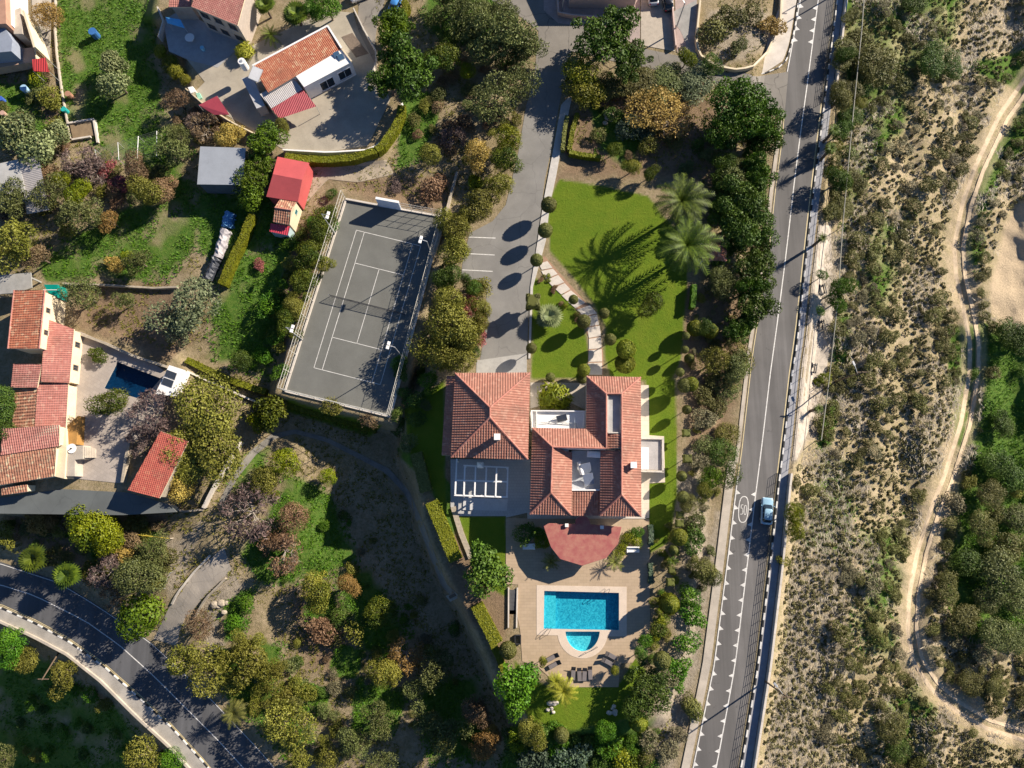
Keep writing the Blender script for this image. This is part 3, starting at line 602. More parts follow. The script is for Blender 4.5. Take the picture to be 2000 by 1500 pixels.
# ------------------------------------------------------------------ roofs
T_RED = tilemat('red_clay_tiles', (.365, .16, .11), (.315, .13, .09), (.43, .225, .16))
T_ORG = tilemat('weathered_orange_tiles', (.46, .17, .09), (.36, .11, .06), (.52, .30, .18)); T_PINK = tilemat('pink_clay_tiles', (.45, .19, .155), (.38, .145, .115), (.5, .26, .2))
T_MIX = tilemat('old_mixed_tiles', (.42, .20, .12), (.28, .12, .075), (.5, .38, .24)); M_RIDGE = tilemat('ridge_tiles', (.46, .19, .14), (.40, .15, .11), (.5, .25, .19))
def tiles(parent, corners, mat, pitch=.38, amp=.06, course=.42, name='roof_tiles', step=.035, kind='stuff'):
    """corrugated clay tile field over a planar roof slope; corners[0:2] is the eave"""
    C = [np.array(c, float) for c in corners]; o = C[0]; u = C[1] - C[0]; u /= np.linalg.norm(u)
    t3 = np.mean(C[2:], axis=0) - o; n = np.cross(u, t3); n /= np.linalg.norm(n)
    if n[2] < 0: n = -n
    w = np.cross(n, u)
    if np.dot(w, t3) < 0: w = -w
    Q = [(np.dot(c - o, u), np.dot(c - o, w)) for c in C]; um = min(q[0] for q in Q); uM = max(q[0] for q in Q); wM = max(q[1] for q in Q)
    us = np.arange(um, uM + pitch / 4, pitch / 4); us[-1] = uM
    def rng(x):
        r = []
        for i in range(len(Q)):
            (x0, y0), (x1, y1) = Q[i], Q[(i + 1) % len(Q)]
            if abs(x1 - x0) > 1e-9 and min(x0, x1) - 1e-6 <= x <= max(x0, x1) + 1e-6: r.append(y0 + (y1 - y0) * (x - x0) / (x1 - x0))
        return (min(r), max(r)) if r else (0, 0)
    ws = [];  k = 0
    while k * course < wM + course: ws += [(k * course, step), ((k + 1) * course - .004, 0.0)]; k += 1
    ws = np.array(ws); nu = len(us); nw = len(ws); V = np.zeros((nu, nw, 3))
    for i, x in enumerate(us):
        a, b = rng(min(max(x, um + 1e-4), uM - 1e-4)); wc = np.clip(ws[:, 0], a, b)
        h = amp * (.5 + .5 * math.cos(2 * math.pi * (x - um) / pitch)) + ws[:, 1]
        V[i] = o + u * x + wc[:, None] * w + (h[:, None] + .02) * n
    I = np.arange(nu * nw).reshape(nu, nw); fc = np.stack((I[:-1, :-1], I[1:, :-1], I[1:, 1:], I[:-1, 1:]), -1).reshape(-1)
    og = ORG.get(parent.name, np.zeros(3)); me = mesh_np(name, V.reshape(-1, 3) - og, fc, 4, None, False); me.materials.append(mat)
    ob = bpy.data.objects.new(name, me); link(ob, parent)
    if kind: ob['kind'] = kind
    return ob
def roof_slab(parent, slopes, mat, th=.16, name='roof'):
    m = MB()
    for C in slopes:
        n = len(C); m.add([tuple(c) for c in C] + [tuple(np.array(c) - (0, 0, th)) for c in C], [tuple(range(n)), tuple(range(n, 2 * n))[::-1]] + [(i, (i + 1) % n, n + (i + 1) % n, n + i) for i in range(n)])
    return m.build(name, mat, parent)
def caps(parent, segs, mat=None, r=.15):
    for a, b in segs:
        MB().tube(np.array(a) + (0, 0, .05), np.array(b) + (0, 0, .05), r, n=7).build('ridge_cap', mat or M_RIDGE, parent)
def roof(parent, slopes, mat, ridges=(), **kw):
    r = roof_slab(parent, slopes, M_CREAM)
    for C in slopes: tiles(r, C, mat, **kw)
    caps(r, ridges); return r
def inset(poly, d):
    c = np.mean(np.array(poly), axis=0); out = []
    n = len(poly)
    for i in range(n):
        p = np.array(poly[i], float); a = np.array(poly[i - 1], float); b = np.array(poly[(i + 1) % n], float)
        e1 = (p - a) / np.linalg.norm(p - a); e2 = (b - p) / np.linalg.norm(b - p)
        s = 1 if sum(poly[k][0] * poly[(k + 1) % n][1] - poly[(k + 1) % n][0] * poly[k][1] for k in range(n)) > 0 else -1
        n1 = np.array((-e1[1], e1[0])) * s; n2 = np.array((-e2[1], e2[0])) * s
        k = n1 + n2; k = k / (np.dot(k, n1) or 1); out.append(tuple(p + k * d))
    return out
def walls(parent, pts, d, z0, z1, mat, name='wall'):
    q = inset([tuple(p[:2]) for p in pts], d); zz = z1 if not isinstance(z1, str) else [p[2] - .17 for p in pts]
    return MB().prism(q, z0, zz).build(name, mat, parent)
def window(parent, a, b, zs, w=1.0, h=1.2, ts=(.25, .5, .75), frame=None, depth=.05, outside=1, sh=None):
    """windows along the wall foot a->b (world xy); frame proud of the wall, pane and sill"""
    a = np.array(a, float)[:2]; b = np.array(b, float)[:2]; d = b - a; L = np.linalg.norm(d); d /= L; n = np.array((d[1], -d[0])) * outside
    for z in zs:
        for t in ts:
            c = a + d * L * t; fr = MB(); e = .09
            def bx(m, s0, s1, z0, z1, o0, o1):
                p = [c + d * s0 + n * o0, c + d * s1 + n * o0, c + d * s1 + n * o1, c + d * s0 + n * o1]; m.prism([tuple(q) for q in p], z0, z1)
            bx(fr, -w / 2, -w / 2 + e, z, z + h, -.02, depth); bx(fr, w / 2 - e, w / 2, z, z + h, -.02, depth); bx(fr, -w / 2 + e, w / 2 - e, z + h - e, z + h, -.02, depth); bx(fr, -w / 2 + e, w / 2 - e, z, z + e, -.02, depth); bx(fr, -.03, .03, z + e, z + h - e, -.02, depth - .01)
            f = fr.build('window', frame or M_WHITE, parent)
            pn = MB(); bx(pn, -w / 2 + e, w / 2 - e, z + e, z + h - e, -.02, .02); pn.build('pane', M_GLASS, f)
            si = MB(); bx(si, -w / 2 - .08, w / 2 + .08, z - .07, z - .003, -.02, depth + .1); si.build('sill', M_CONCP, f)
def chimney(parent, px, py, z0, z1, s=.55, mat=None):
    c = P(px, py, z1); o = MB().box(c[0] - s / 2, c[0] + s / 2, c[1] - s / 2, c[1] + s / 2, z0, z1 - .15).build('chimney', mat or M_WHITE, parent)
    MB().box(c[0] - s / 2 - .1, c[0] + s / 2 + .1, c[1] - s / 2 - .1, c[1] + s / 2 + .1, z1 - .148, z1).build('chimney_cap', M_WHITE, o)
def Q(*pts): return [P(*p) for p in pts]
# ---- main villa
vil = thing('villa', P(1060, 900, 0), 'large white villa with red hipped clay tile roofs and flat roof courts', 'house')
E, RZ = 6.2, 8.7; A, B, C, D = Q((889, 729, E), (1035, 728, E), (1031, 897, E), (881, 893, E)); r1, r2 = Q((957, 796, RZ), (957, 815, RZ))
roof(vil, [[A, B, r1], [B, C, r2, r1], [C, D, r2], [D, A, r1, r2]], T_RED, [(A, r1), (B, r1), (C, r2), (D, r2), (r1, r2)])
wl = walls(vil, [A, B, C, D], .55, -.3, E - .12, M_WHITE)
S0 = Q((873, 734, 4.3), (893, 734, 5.1), (884, 890, 5.1), (863, 889, 4.3)); roof(vil, [[S0[3], S0[0], S0[1], S0[2]]], T_RED)
MB().prism(inset([tuple(p[:2]) for p in S0], .3), -.3, 4.2).build('wall', M_WHITE, vil)
chimney(vil, 971, 853, 6.5, 8.9, .7)
E2, R2 = 5.6, 7.1
a1, a2, a3, a4 = Q((1040, 836, E2), (1117, 884, E2), (1116, 1006, E2), (1035, 1004, E2)); t1, t2 = Q((1079, 873, R2), (1076, 962, R2))
n2_ = P(1145, 838, E2); k2 = P(1184, 876, R2)
roof(vil, [[a4, a1, t1, t2], [a3, a4, t2], [a2, a3, t2, t1], [a1, n2_, k2, t1]], T_RED, [(a1, t1), (a4, t2), (a3, t2), (t1, t2), (t1, k2)])
MB().prism(inset([tuple(p[:2]) for p in (a1, P(1117, 838, E2), a3, a4)], .45), -.3, E2 - .12).build('wall', M_WHITE, vil)
MB().beam(t1 + (0, 0, -.06), k2 + (0, 0, -.06), .25, R2 - 4.4).build('court_wall', M_WHITE, vil)
b1, b2, b3, b4 = Q((1146, 735, E2), (1251, 737, E2), (1252, 1009, E2), (1172, 1007, E2)); u1, u2 = Q((1184, 769, R2), (1214, 769, R2)); u3 = P(1214, 966, R2); v0 = P(1184, 878, R2); b5 = P(1173, 880, E2)
sk1, sk2 = Q((1186, 845, 5.6), (1213, 845, 5.6)); w1 = P(1214, 880, R2)
roof(vil, [[b1, b2, u2, u1], [n2_, b1, u1, k2], [b2, b3, u3, u2], [b3, b4, u3], [b4, b5, w1, u3]], T_RED, [(b1, u1), (b2, u2), (u1, k2), (u2, u3), (b3, u3), (b4, u3), (u1, u2)])
g1, g2, g3, g4 = Q((1187, 846, R2 - .55), (1187, 876, R2 - .55), (1213, 876, R2 - .02), (1213, 846, R2 - .02)); roof(vil, [[g2, g1, g4, g3]], T_RED)
MB().prism(inset([tuple(p[:2]) for p in (b1, b2, b3, b4, b5, n2_)], .45), -.3, E2 - .12).build('wall', M_WHITE, vil)
MB().prism(px_poly([(1187, 772), (1213, 772), (1213, 844), (1187, 844)], 6.55), 6.2, 6.55).build('flat_roof', plain('grey_roof_screed', (.40, .39, .38), .6, .3, .8), vil)
for p, q in (((1187, 772), (1187, 845)), ((1213, 772), (1213, 845)), ((1187, 845), (1213, 845))): MB().beam(P(*p, R2 - .08), P(*q, R2 - .08), .16, .7).build('parapet', M_CONCP, vil)
c4 = [(1117, 880), (1174, 880), (1172, 957), (1117, 957)]
MB().prism(px_poly(c4, 4.4), -.3, 4.4).build('flat_roof', plain('blue_grey_membrane', (.42, .44, .47), .6, .25, 1), vil)
MB().beam(P(1117, 957, 5.3), P(1173, 957, 5.3), .2, 1.2).build('parapet', M_WHITE, vil)
d1, d2, d3, d4 = Q((1117, 1007, 4.2), (1173, 1007, 4.2), (1173, 958, 5.1), (1117, 958, 5.1)); roof(vil, [[d1, d2, d3, d4]], T_RED)
MB().prism(inset([tuple(p[:2]) for p in (d1, d2, d3, d4)], .1), -.3, 4.0).build('wall', M_WHITE, vil)
f4 = [(1037, 801), (1148, 802), (1148, 840), (1038, 838)]
MB().prism(px_poly(f4, 4.2), -.3, 4.2).build('roof_terrace', M_WHITE, vil)
for p, q in (((1037, 802), (1146, 803)), ((1039, 803), (1040, 836)), ((1048, 803), (1049, 836)), ((1141, 804), (1141, 836))): MB().beam(P(*p, 4.65), P(*q, 4.65), .16, .46).build('parapet', M_WHITE, vil)
chimney(vil, 1238, 908, 5.4, 7.6, .7)
MB().prism(px_poly([(1248, 856), (1295, 857), (1295, 921), (1248, 920)], 2.5), -.3, 2.3).build('annex_wall', M_CREAM, vil)
MB().prism(px_poly([(1252, 859), (1292, 860), (1292, 918), (1252, 917)], 2.36), 2.29, 2.36).build('annex_roof', plain('grey_screed', (.40, .37, .36), .7, .3, .7), vil)
for p, q in (((1250, 855.5), (1297, 856.5)), ((1295, 858), (1295, 921)), ((1297, 921), (1250, 920))): MB().beam(P(*p, 2.7), P(*q, 2.7), .28, .5).build('parapet', M_CONCP, vil)
MB().prism(px_poly([(1253, 874), (1267, 874), (1267, 917), (1253, 917)], 2.75), 2.36, 2.75).build('roof_hatch', M_WHITE, vil)
CAN = [(1061, 1026), (1073, 1022), (1123, 1023), (1125, 1014), (1131, 1009), (1138, 1007), (1145, 1009), (1151, 1014), (1153, 1024), (1214, 1029), (1207, 1062), (1184, 1090), (1137, 1105), (1094, 1092), (1076, 1069)]
ci = inset(px_poly(CAN, 3.0), .5)
MB().prism(px_poly(CAN, 3.0), 2.75, 3.0).build('bay_roof', plain('red_roof_coating', (.29, .075, .07), .7, .3, 1.1, 4, col2=(.38, .17, .12)), vil, .03)
MB().prism(ci, -.3, 2.75).build('bay_wall', M_WHITE, vil)
bw = px_poly([(1207, 1062), (1184, 1090), (1137, 1105), (1094, 1092), (1076, 1069)], 3.0)
for p, q in zip(ci[10:], ci[11:]): window(vil, q, p, (.5,), 1.6, 1.9, (.5,), outside=1)
for x, y in ((1107, 1026), (1176, 1030)): c = P(x, y, 3.4); MB().box(c[0] - .25, c[0] + .25, c[1] - .25, c[1] + .25, 2.99, 3.4).build('roof_vent', M_WHITE, vil)
window(vil, P(1035, 1001, 0) + (.5, .45, 0), P(1116, 1003, 0) + (-.45, .45, 0), (.9, 3.0), 1.3, 1.2, (.25, .7)); window(vil, P(1172, 1004, 0) + (.4, .45, 0), P(1252, 1006, 0) + (-.5, .45, 0), (.9, 3.0), 1.3, 1.2, (.3, .72))
window(vil, np.array(inset([tuple(p[:2]) for p in (A, B, C, D)], .55)[3]), np.array(inset([tuple(p[:2]) for p in (A, B, C, D)], .55)[2]), (.6, 3.4), 1.4, 1.5, (.2, .5, .8))
# pergola over the west patio
pg = thing('pergola', P(940, 940, .1), 'white timber pergola frame over the tiled patio beside the villa', 'pergola')
zz = 3.0; cap_ = lambda x, y: P(x, y, zz)
for x, y in ((908, 910), (990, 914), (889, 967), (989, 970), (892, 900), (940, 968)): c = cap_(x, y); MB().box(c[0] - .1, c[0] + .1, c[1] - .1, c[1] + .1, .1, zz - .2).build('post', M_WHITE, pg)
for k, (a, b) in enumerate((((905, 909), (993, 913)), ((890, 938), (992, 941)), ((887, 967), (992, 971)))): MB().beam(cap_(*a), cap_(*b), .22, .24).build('beam', M_WHITE, pg)
for k, (a, b) in enumerate((((892, 896), (889, 966)), ((908, 909), (906, 967)), ((929, 910), (927, 968)), ((950, 911), (948, 969)), ((970, 912), (968, 970)), ((992, 912), (990, 971)))): MB().beam(cap_(*a) + (0, 0, .06), cap_(*b) + (0, 0, .06), .22, .26).build('rafter', M_WHITE, pg)
bq = thing('outdoor_chimney', P(937, 908, .1), 'white masonry barbecue chimney rising through the pergola', 'chimney'); c = P(937, 907, 4.2); MB().box(c[0] - .45, c[0] + .45, c[1] - .4, c[1] + .4, .1, 3.4).build('shaft', M_WHITE, bq)
MB().add([(c[0] - .45, c[1] - .4, 3.4), (c[0] + .45, c[1] - .4, 3.4), (c[0] + .45, c[1] + .4, 3.4), (c[0] - .45, c[1] + .4, 3.4), (c[0], c[1], 4.3)], [(0, 1, 4), (1, 2, 4), (2, 3, 4), (3, 0, 4)]).build('cap', M_WHITE, bq)
# solar water heating on the villa roof court
M_PV = plain('solar_glass', (.20, .23, .30), .15, .15, 3, bm=0)
def panel(px, py, z, w, l, rz, tilt, label, grp=None, mat=None):
    c = P(px, py, z); o = thing('solar_panel', c, label, 'solar panel', grp, rz); ORG[o.name] = np.zeros(3)
    ca, sa = math.cos(tilt), math.sin(tilt); L = [(-w / 2, -l / 2 * ca, 0), (w / 2, -l / 2 * ca, 0), (w / 2, l / 2 * ca, l * sa), (-w / 2, l / 2 * ca, l * sa)]
    MB().add(L + [(x, y, q - .07) for x, y, q in L], [(0, 1, 2, 3), (7, 6, 5, 4), (0, 4, 5, 1), (1, 5, 6, 2), (2, 6, 7, 3), (3, 7, 4, 0)]).build('frame', M_GALV, o)
    k = .94; MB().add([(x * k, y * k, q * k + l * sa * .03 + .012) for x, y, q in L], [(0, 1, 2, 3)]).build('panel_glass', mat or M_PV, o)
    m = MB(); [m.tube((sx * w * .4, l / 2 * ca * .9, l * sa * .9), (sx * w * .4, l / 2 * ca * .9, -.3), .03, n=4) for sx in (-1, 1)]; m.build('leg', M_GALV, o); return o
def tank(px, py, z, r, l, rz, label, vertical=False):
    c = P(px, py, z); o = thing('water_tank', c, label, 'water tank', None, rz); ORG[o.name] = np.zeros(3)
    if vertical: MB().tube((0, 0, 0), (0, 0, l), r, n=14).build('drum', M_WHITE, o, smooth=False); MB().tube((0, 0, l + .003), (0, 0, l + .1), r * .5, r * .4, n=12).build('lid', M_GALV, o)
    else:
        MB().tube((-l / 2, 0, r + .25), (l / 2, 0, r + .25), r, n=14).build('drum', M_WHITE, o)
        for sx in (-1, 1): MB().box(sx * l * .3 - .05, sx * l * .3 + .05, -r * .8, r * .8, 0, .35).build('cradle', M_GALV, o)
    return o
panel(1144, 917, 4.6, 1.5, 2.0, R(12), R(28), 'upper of two pale solar panels among tanks in the villa roof court'); panel(1149, 937, 4.6, 1.5, 2.0, R(12), R(28), 'lower of two pale solar panels near the parapet of the villa roof court')
tank(1160, 888, 4.4, .5, 2.2, R(-4), 'large white cylinder tank lying in the villa roof court'); tank(1133, 915, 4.4, .3, 2.0, R(105), 'thin white tank beside the solar panels in the villa roof court')
panel(1097, 817, 4.35, 1.6, 1.1, R(15), R(30), 'dark solar panel on the white villa roof terrace', mat=plain('dark_solar', (.05, .06, .08), .15, .2, 3, bm=0))
pp = thing('pipe_run', P(1100, 828, 4.2), 'thin grey pipes on short legs across the white roof terrace', 'pipes'); m = MB(); pa = [P(*q, 4.45) for q in ((1050, 826), (1075, 824), (1100, 826), (1126, 827), (1126, 836))]
for a, b in zip(pa, pa[1:]): m.tube(a, b, .06, n=5)
for q in pa[1:]: m.tube(q, q - (0, 0, .26), .04, n=4)
m.build('pipe', M_GALV, pp)

# ---- tennis court
def TP(u, v): # court frame: u across, v along (metres) from its centre
    return TC + TU * u + TV * v
TC = P(718.5, 600, .05); tv = P(653.5, 740, .05) - P(760, 459, .05); tv = P(675.9, 740.9, .05) - P(760.5, 459, .05); TV = tv / np.linalg.norm(tv); TU = np.array((-TV[1], TV[0], 0))
if TU[0] < 0: TU = -TU
TC = (P(675.9, 740.9, .05) + P(760.5, 459, .05)) / 2
HB = [P(*q, .05) for q in ((676, 390), (866, 424), (763, 814), (557, 764))]
crt = MB().prism([tuple(q[:2]) for q in HB], -.3, .05).struct('tennis_court', plain('court_surface', (.142, .142, .128), .85, .12, .3, 12, col2=(.108, .107, .096)))
def cline(u0, v0, u1, v1):
    a = TP(u0, v0); b = TP(u1, v1); d = b - a; d = d / np.linalg.norm(d); MB().beam(a - d * .03 + (0, 0, .008), b + d * .03 + (0, 0, .008), .09, .006).build('painted_line', M_PAINT, crt)
W2, L2, S2 = 5.485, 11.885, 4.115
for a in (-W2, W2, -S2, S2): cline(a, -L2, a, L2)
for v in (-L2, L2): cline(-W2, v, W2, v)
for v in (-6.4, 6.4): cline(-S2, v, S2, v)
cline(0, -6.4, 0, 6.4)
net = thing('tennis_net', TP(0, 0), 'sagging tennis net between two short posts across the court', 'net')
for s in (-1, 1): p = TP(s * 6.4, 0); MB().tube(p, p + (0, 0, 1.08), .05, n=6).build('post', M_GALV, net)
m = MB()
for i in range(26):
    u = -6.4 + 12.8 * i / 25; h = .93 + .13 * (2 * i / 25 - 1) ** 2; p = TP(u, 0); m.tube(p + (0, 0, .03), p + (0, 0, h), .012, n=3, cap=False)
for k in range(9):
    for i in range(25): f = lambda j: TP(-6.4 + 12.8 * j / 25, 0) + (0, 0, (.93 + .13 * (2 * j / 25 - 1) ** 2) * (k + .2) / 9); m.tube(f(i), f(i + 1), .012, n=3, cap=False)
m.build('netting', M_DKM, net); MB().beam(TP(-6.4, 0) + (0, 0, 1.08), TP(6.4, 0) + (0, 0, 1.0), .05, .07).build('tape', M_DKM, net)
M_FENCE = plain('fence_paint', (.58, .55, .48), .6, .3, 2, bm=0)
def mesh_fence(name, a, b, n, h, label, skip=()):
    o = thing(name, a, label, 'fence'); a = np.array(a); b = np.array(b); pt = [a + (b - a) * i / n for i in range(n + 1)]
    for q in pt: MB().tube(q - (0, 0, .25), q + (0, 0, h), .045, n=5).build('post', M_FENCE, o)
    for k, f in enumerate((1.0, .68, .36)): MB().tube(a + (0, 0, h * f), b + (0, 0, h * f), .035, n=4).build('rail', M_FENCE, o)
    m = MB(); L = np.linalg.norm(b - a); k = int(L / .8)
    for i in range(k):
        p = a + (b - a) * i / k; q = a + (b - a) * min(1, (i + 3.2) / k); m.tube(p, q + (0, 0, h * min(1, (k - i) / 3.2)), .006, n=3, cap=False); m.tube(q, p + (0, 0, h), .006, n=3, cap=False)
    w = m.build('wire_mesh', M_GALV, o); w['kind'] = 'stuff'
    MB().beam(a + (0, 0, .22), b + (0, 0, .22), .3, .5).build('kerb', M_CONCP, o); return o
mesh_fence('tennis_fence', HB[3], HB[0], 11, 3.6, 'tall wire tennis fence on white kerb along the shrub side of court'); mesh_fence('tennis_fence', HB[1], HB[2], 11, 3.6, 'tall wire tennis fence on the shaded long side toward the drive')
mesh_fence('tennis_fence', HB[2], HB[3], 7, 3.2, 'wire tennis fence along the short end above the clipped grass bank')
pA = HB[0] + (HB[1] - HB[0]) * .34; pB = HB[0] + (HB[1] - HB[0]) * .57; mesh_fence('tennis_fence', pB, HB[1], 4, 2.6, 'lower wire fence at the court end next to the practice wall'); low_wall('end_kerb', [(676, 390), (741, 402)], 2, .0, .4, .3, M_CONCP, 'white kerb wall at the tennis court end by the dirt drive')
pw = thing('practice_wall', pA, 'blank white practice wall standing at the end of the tennis court', 'wall'); MB().beam(pA + (0, 0, 2.9), pB + (0, 0, 2.9), .3, 3.1).build('wall_body', plain('blue_white_paint', (.62, .66, .74), .7, .1), pw); MB().beam(pA + (0, 0, 2.98), pB + (0, 0, 2.98), .4, .077).build('coping', M_WHITE, pw)
def flood(base, inward, label):
    o = thing('floodlight', base, label, 'floodlight', None); b = np.array(base); t = b + (0, 0, 8.2)
    MB().tube(b - (0, 0, .2), t, .09, .06, n=8).build('mast', M_GALV, o); d = np.array(inward); MB().tube(t, t + d * .9 + (0, 0, .15), .05, n=5).build('arm', M_GALV, o)
    for k in (-.32, .32):
        s = np.array((-d[1], d[0], 0)); c = t + d * 1.0 + s * k + (0, 0, .12); MB().prism([tuple((c + d * x + s * y)[:2]) for x, y in ((-.22, -.27), (.22, -.27), (.22, .27), (-.22, .27))], c[2] - .12, c[2] + .12).build('lamp_head', M_WHITE, o, .03)
flood(P(846, 508, 0), -TU, 'white twin head floodlight mast nearest the practice wall on the drive side'); flood(P(788, 700, 0), -TU, 'white twin head floodlight mast over the shaded court corner'); flood(P(655, 458, 0), TU, 'white twin head floodlight mast among shrubs beside the red hut'); flood(P(591, 664, 0), TU, 'white twin head floodlight mast on the shrub side of the tennis court')

# ---- farmhouse above the tennis court
fh = thing('farmhouse', P(590, 130, .2), 'low white farmhouse with long orange tile roof and arched windows', 'house'); z0 = .2
A, B, C, D = Q((493, 129, 4.3), (640, 51, 4.3), (668, 96, 3.7), (524, 181, 3.7)); roof(fh, [[D, C, B, A]], T_ORG, pitch=.3, amp=.05)
MB().prism(inset([tuple(p[:2]) for p in (A, B, C, D)], .15), -.3, [4.1, 4.1, 3.5, 3.5]).build('wall', M_WHITE, fh)
MB().beam(A + (0, 0, .12), B + (0, 0, .12), .3, .4).build('parapet', M_WHITE, fh); MB().beam(B + (0, 0, .15), C + (0, 0, .3), .3, .6).build('parapet', M_WHITE, fh)
E_, F_, G_, H_ = Q((576, 146, 3.75), (668, 96, 3.75), (687, 121, 3.75), (594, 170, 3.75)); MB().prism([tuple(p[:2]) for p in (E_, F_, G_, H_)], -.3, 3.75).build('flat_wing', M_WHITE, fh)
MB().beam(F_ + (0, 0, .2), G_ + (0, 0, .2), .25, .3).build('parapet', M_CREAM, fh)
window(fh, H_[:2], G_[:2], (.6,), 2.6, 2.2, (.42,), frame=plain('white_frames', (.75, .76, .8), .5, .1)); window(fh, H_[:2], G_[:2], (.9,), 2.4, 2.0, (.8,), frame=MATS['white_frames'])
I_, J_, K_, L_ = Q((508, 184, 3.3), (570, 150, 3.3), (592, 175, 2.9), (530, 212, 2.9)); tiles(fh, [L_, K_, J_, I_], plain('grey_corrugated', (.46, .43, .42), .5, .2, 2, metal=.2), .28, .06, 9, 'awning_sheet', 0)
Mx, Nx = Q((618, 208, 2.5), (546, 232, 2.5)); tiles(fh, [Nx, Mx, K_, L_], plain('crimson_corrugated', (.36, .045, .06), .5, .25, 1), .28, .06, 9, 'awning_sheet', 0)
MB().prism([tuple(p[:2]) for p in (I_, J_, K_, L_)], -.2, 2.4).build('porch_wall', M_CREAM, fh)
for q in (Mx, Nx): MB().tube((q[0], q[1], .2), (q[0], q[1], 2.45), .05, n=5).build('awning_post', M_GALV, fh)
q4 = px_poly([(472, 153), (492, 147), (517, 206), (501, 212)], 2.6); MB().prism(q4, -.2, 2.6).build('side_annex', plain('grey_render', (.42, .42, .43), .8, .2), fh)
panel(500, 146, 4.5, 1.9, 2.2, R(-25), R(12), 'white rooftop panel propped at the end of the farmhouse roof', mat=M_WHITE); tank(480, 133, 2.6, .6, 1.9, 0, 'white upright water tank at the farmhouse gable', True)
for x, y, l in ((658, 107, 'first'), (666, 112, 'second')): panel(x, y, 3.85, 1.0, 1.0, R(28), R(10), 'dark skylight panel on the white flat roof, ' + ('beside the tile edge' if l == 'first' else 'nearer the parapet'), mat=plain('navy_glass', (.05, .10, .17), .15, .1, 2, bm=0))
drape_wall('yard_wall', [(785, 200), (778, 225), (748, 275), (722, 292), (640, 297), (552, 292)], 14, .9, .25, M_WHITE, 'white rendered wall curving round the farm yard above the clipped hedge')
drape_wall('yard_wall', [(362, 172), (400, 205), (455, 240), (500, 262)], 8, .8, .22, M_CREAM, 'cream boundary wall along the farm yard beside the crimson awning')
drape_wall('yard_wall', [(690, 15), (712, 60), (738, 105), (728, 140)], 6, .9, .2, M_CONCP, 'pale wall between the farm lane and the gravel bed')
slab('gravel_bed', plain('brown_gravel', (.17, .13, .10), .95, .4, 3, 8), [(667, 72), (688, 64), (720, 104), (695, 112)], .3)
aw = thing('crimson_awning', P(415, 205, .2), 'crimson metal awning with folded corner on the farm yard wall', 'awning'); w4 = Q((388, 205, 2.2), (424, 187, 2.6), (448, 224, 2.6), (418, 224, 2.2)); roof_slab(aw, [w4], plain('crimson_sheet', (.40, .06, .08), .5, .2, 1), .06, 'sheet')
for q in w4: MB().tube((q[0], q[1], .1), (q[0], q[1], q[2] - .07), .04, n=5).build('post', M_GALV, aw)
# ---- two storey stone house
sh = thing('stone_house', P(410, 20, .2), 'two storey rendered house with salmon tile roof above the shaded patio', 'house')
A, B, C, D = Q((374, 13, 6.0), (464, 50, 6.0), (486, -30, 6.9), (396, -60, 6.9)); roof(sh, [[A, B, C, D]], T_PINK, pitch=.3, amp=.05, course=.3)
wq = inset([tuple(p[:2]) for p in (A, B, C, D)], .3); MB().prism(wq, -.2, 5.9).build('wall', plain('stone_render', (.42, .35, .29), .9, .25, 1.5), sh)
window(sh, wq[0], wq[1], (.9, 3.7), 1.5, 1.3, (.16, .48, .82), frame=M_WOOD)
A2, B2, C2, D2 = Q((330, 14, 3.6), (374, 14, 3.6), (376, -40, 4.4), (334, -40, 4.4)); roof(sh, [[A2, B2, C2, D2]], T_PINK, pitch=.3, amp=.05); MB().prism(inset([tuple(p[:2]) for p in (A2, B2, C2, D2)], .25), -.2, 3.45).build('wall', MATS['stone_render'], sh)
low_wall('patio_wall', [(312, 20), (325, 42), (314, 78)], 2, .2, .9, .2, M_CONCP, 'thin pale wall round the shaded patio of the stone house', .6)
aw = thing('blue_awning', P(343, 42, .2), 'bright blue canvas awning over the shaded patio door', 'awning'); w4 = Q((323, 33, 2.7), (352, 38, 2.7), (361, 55, 2.2), (327, 45, 2.2)); roof_slab(aw, [w4], plain('blue_canvas', (.10, .38, .68), .8, .1, 2), .05, 'canvas')
for q in w4: MB().tube((q[0], q[1], .2), (q[0], q[1], q[2] - .06), .03, n=5).build('post', M_GALV, aw)
tb = thing('patio_table', P(370, 73, .27), 'round white table on the shaded patio', 'table'); c = P(370, 73, 1.0); MB().tube(c - (0, 0, .05), c, .8, n=24).build('table_top', M_WHITE, tb); MB().tube((c[0], c[1], .27), c - (0, 0, .051), .06, n=8).build('leg', M_WHITE, tb); MB().tube((c[0], c[1], .27), (c[0], c[1], .31), .35, n=14).build('base', M_WHITE, tb)
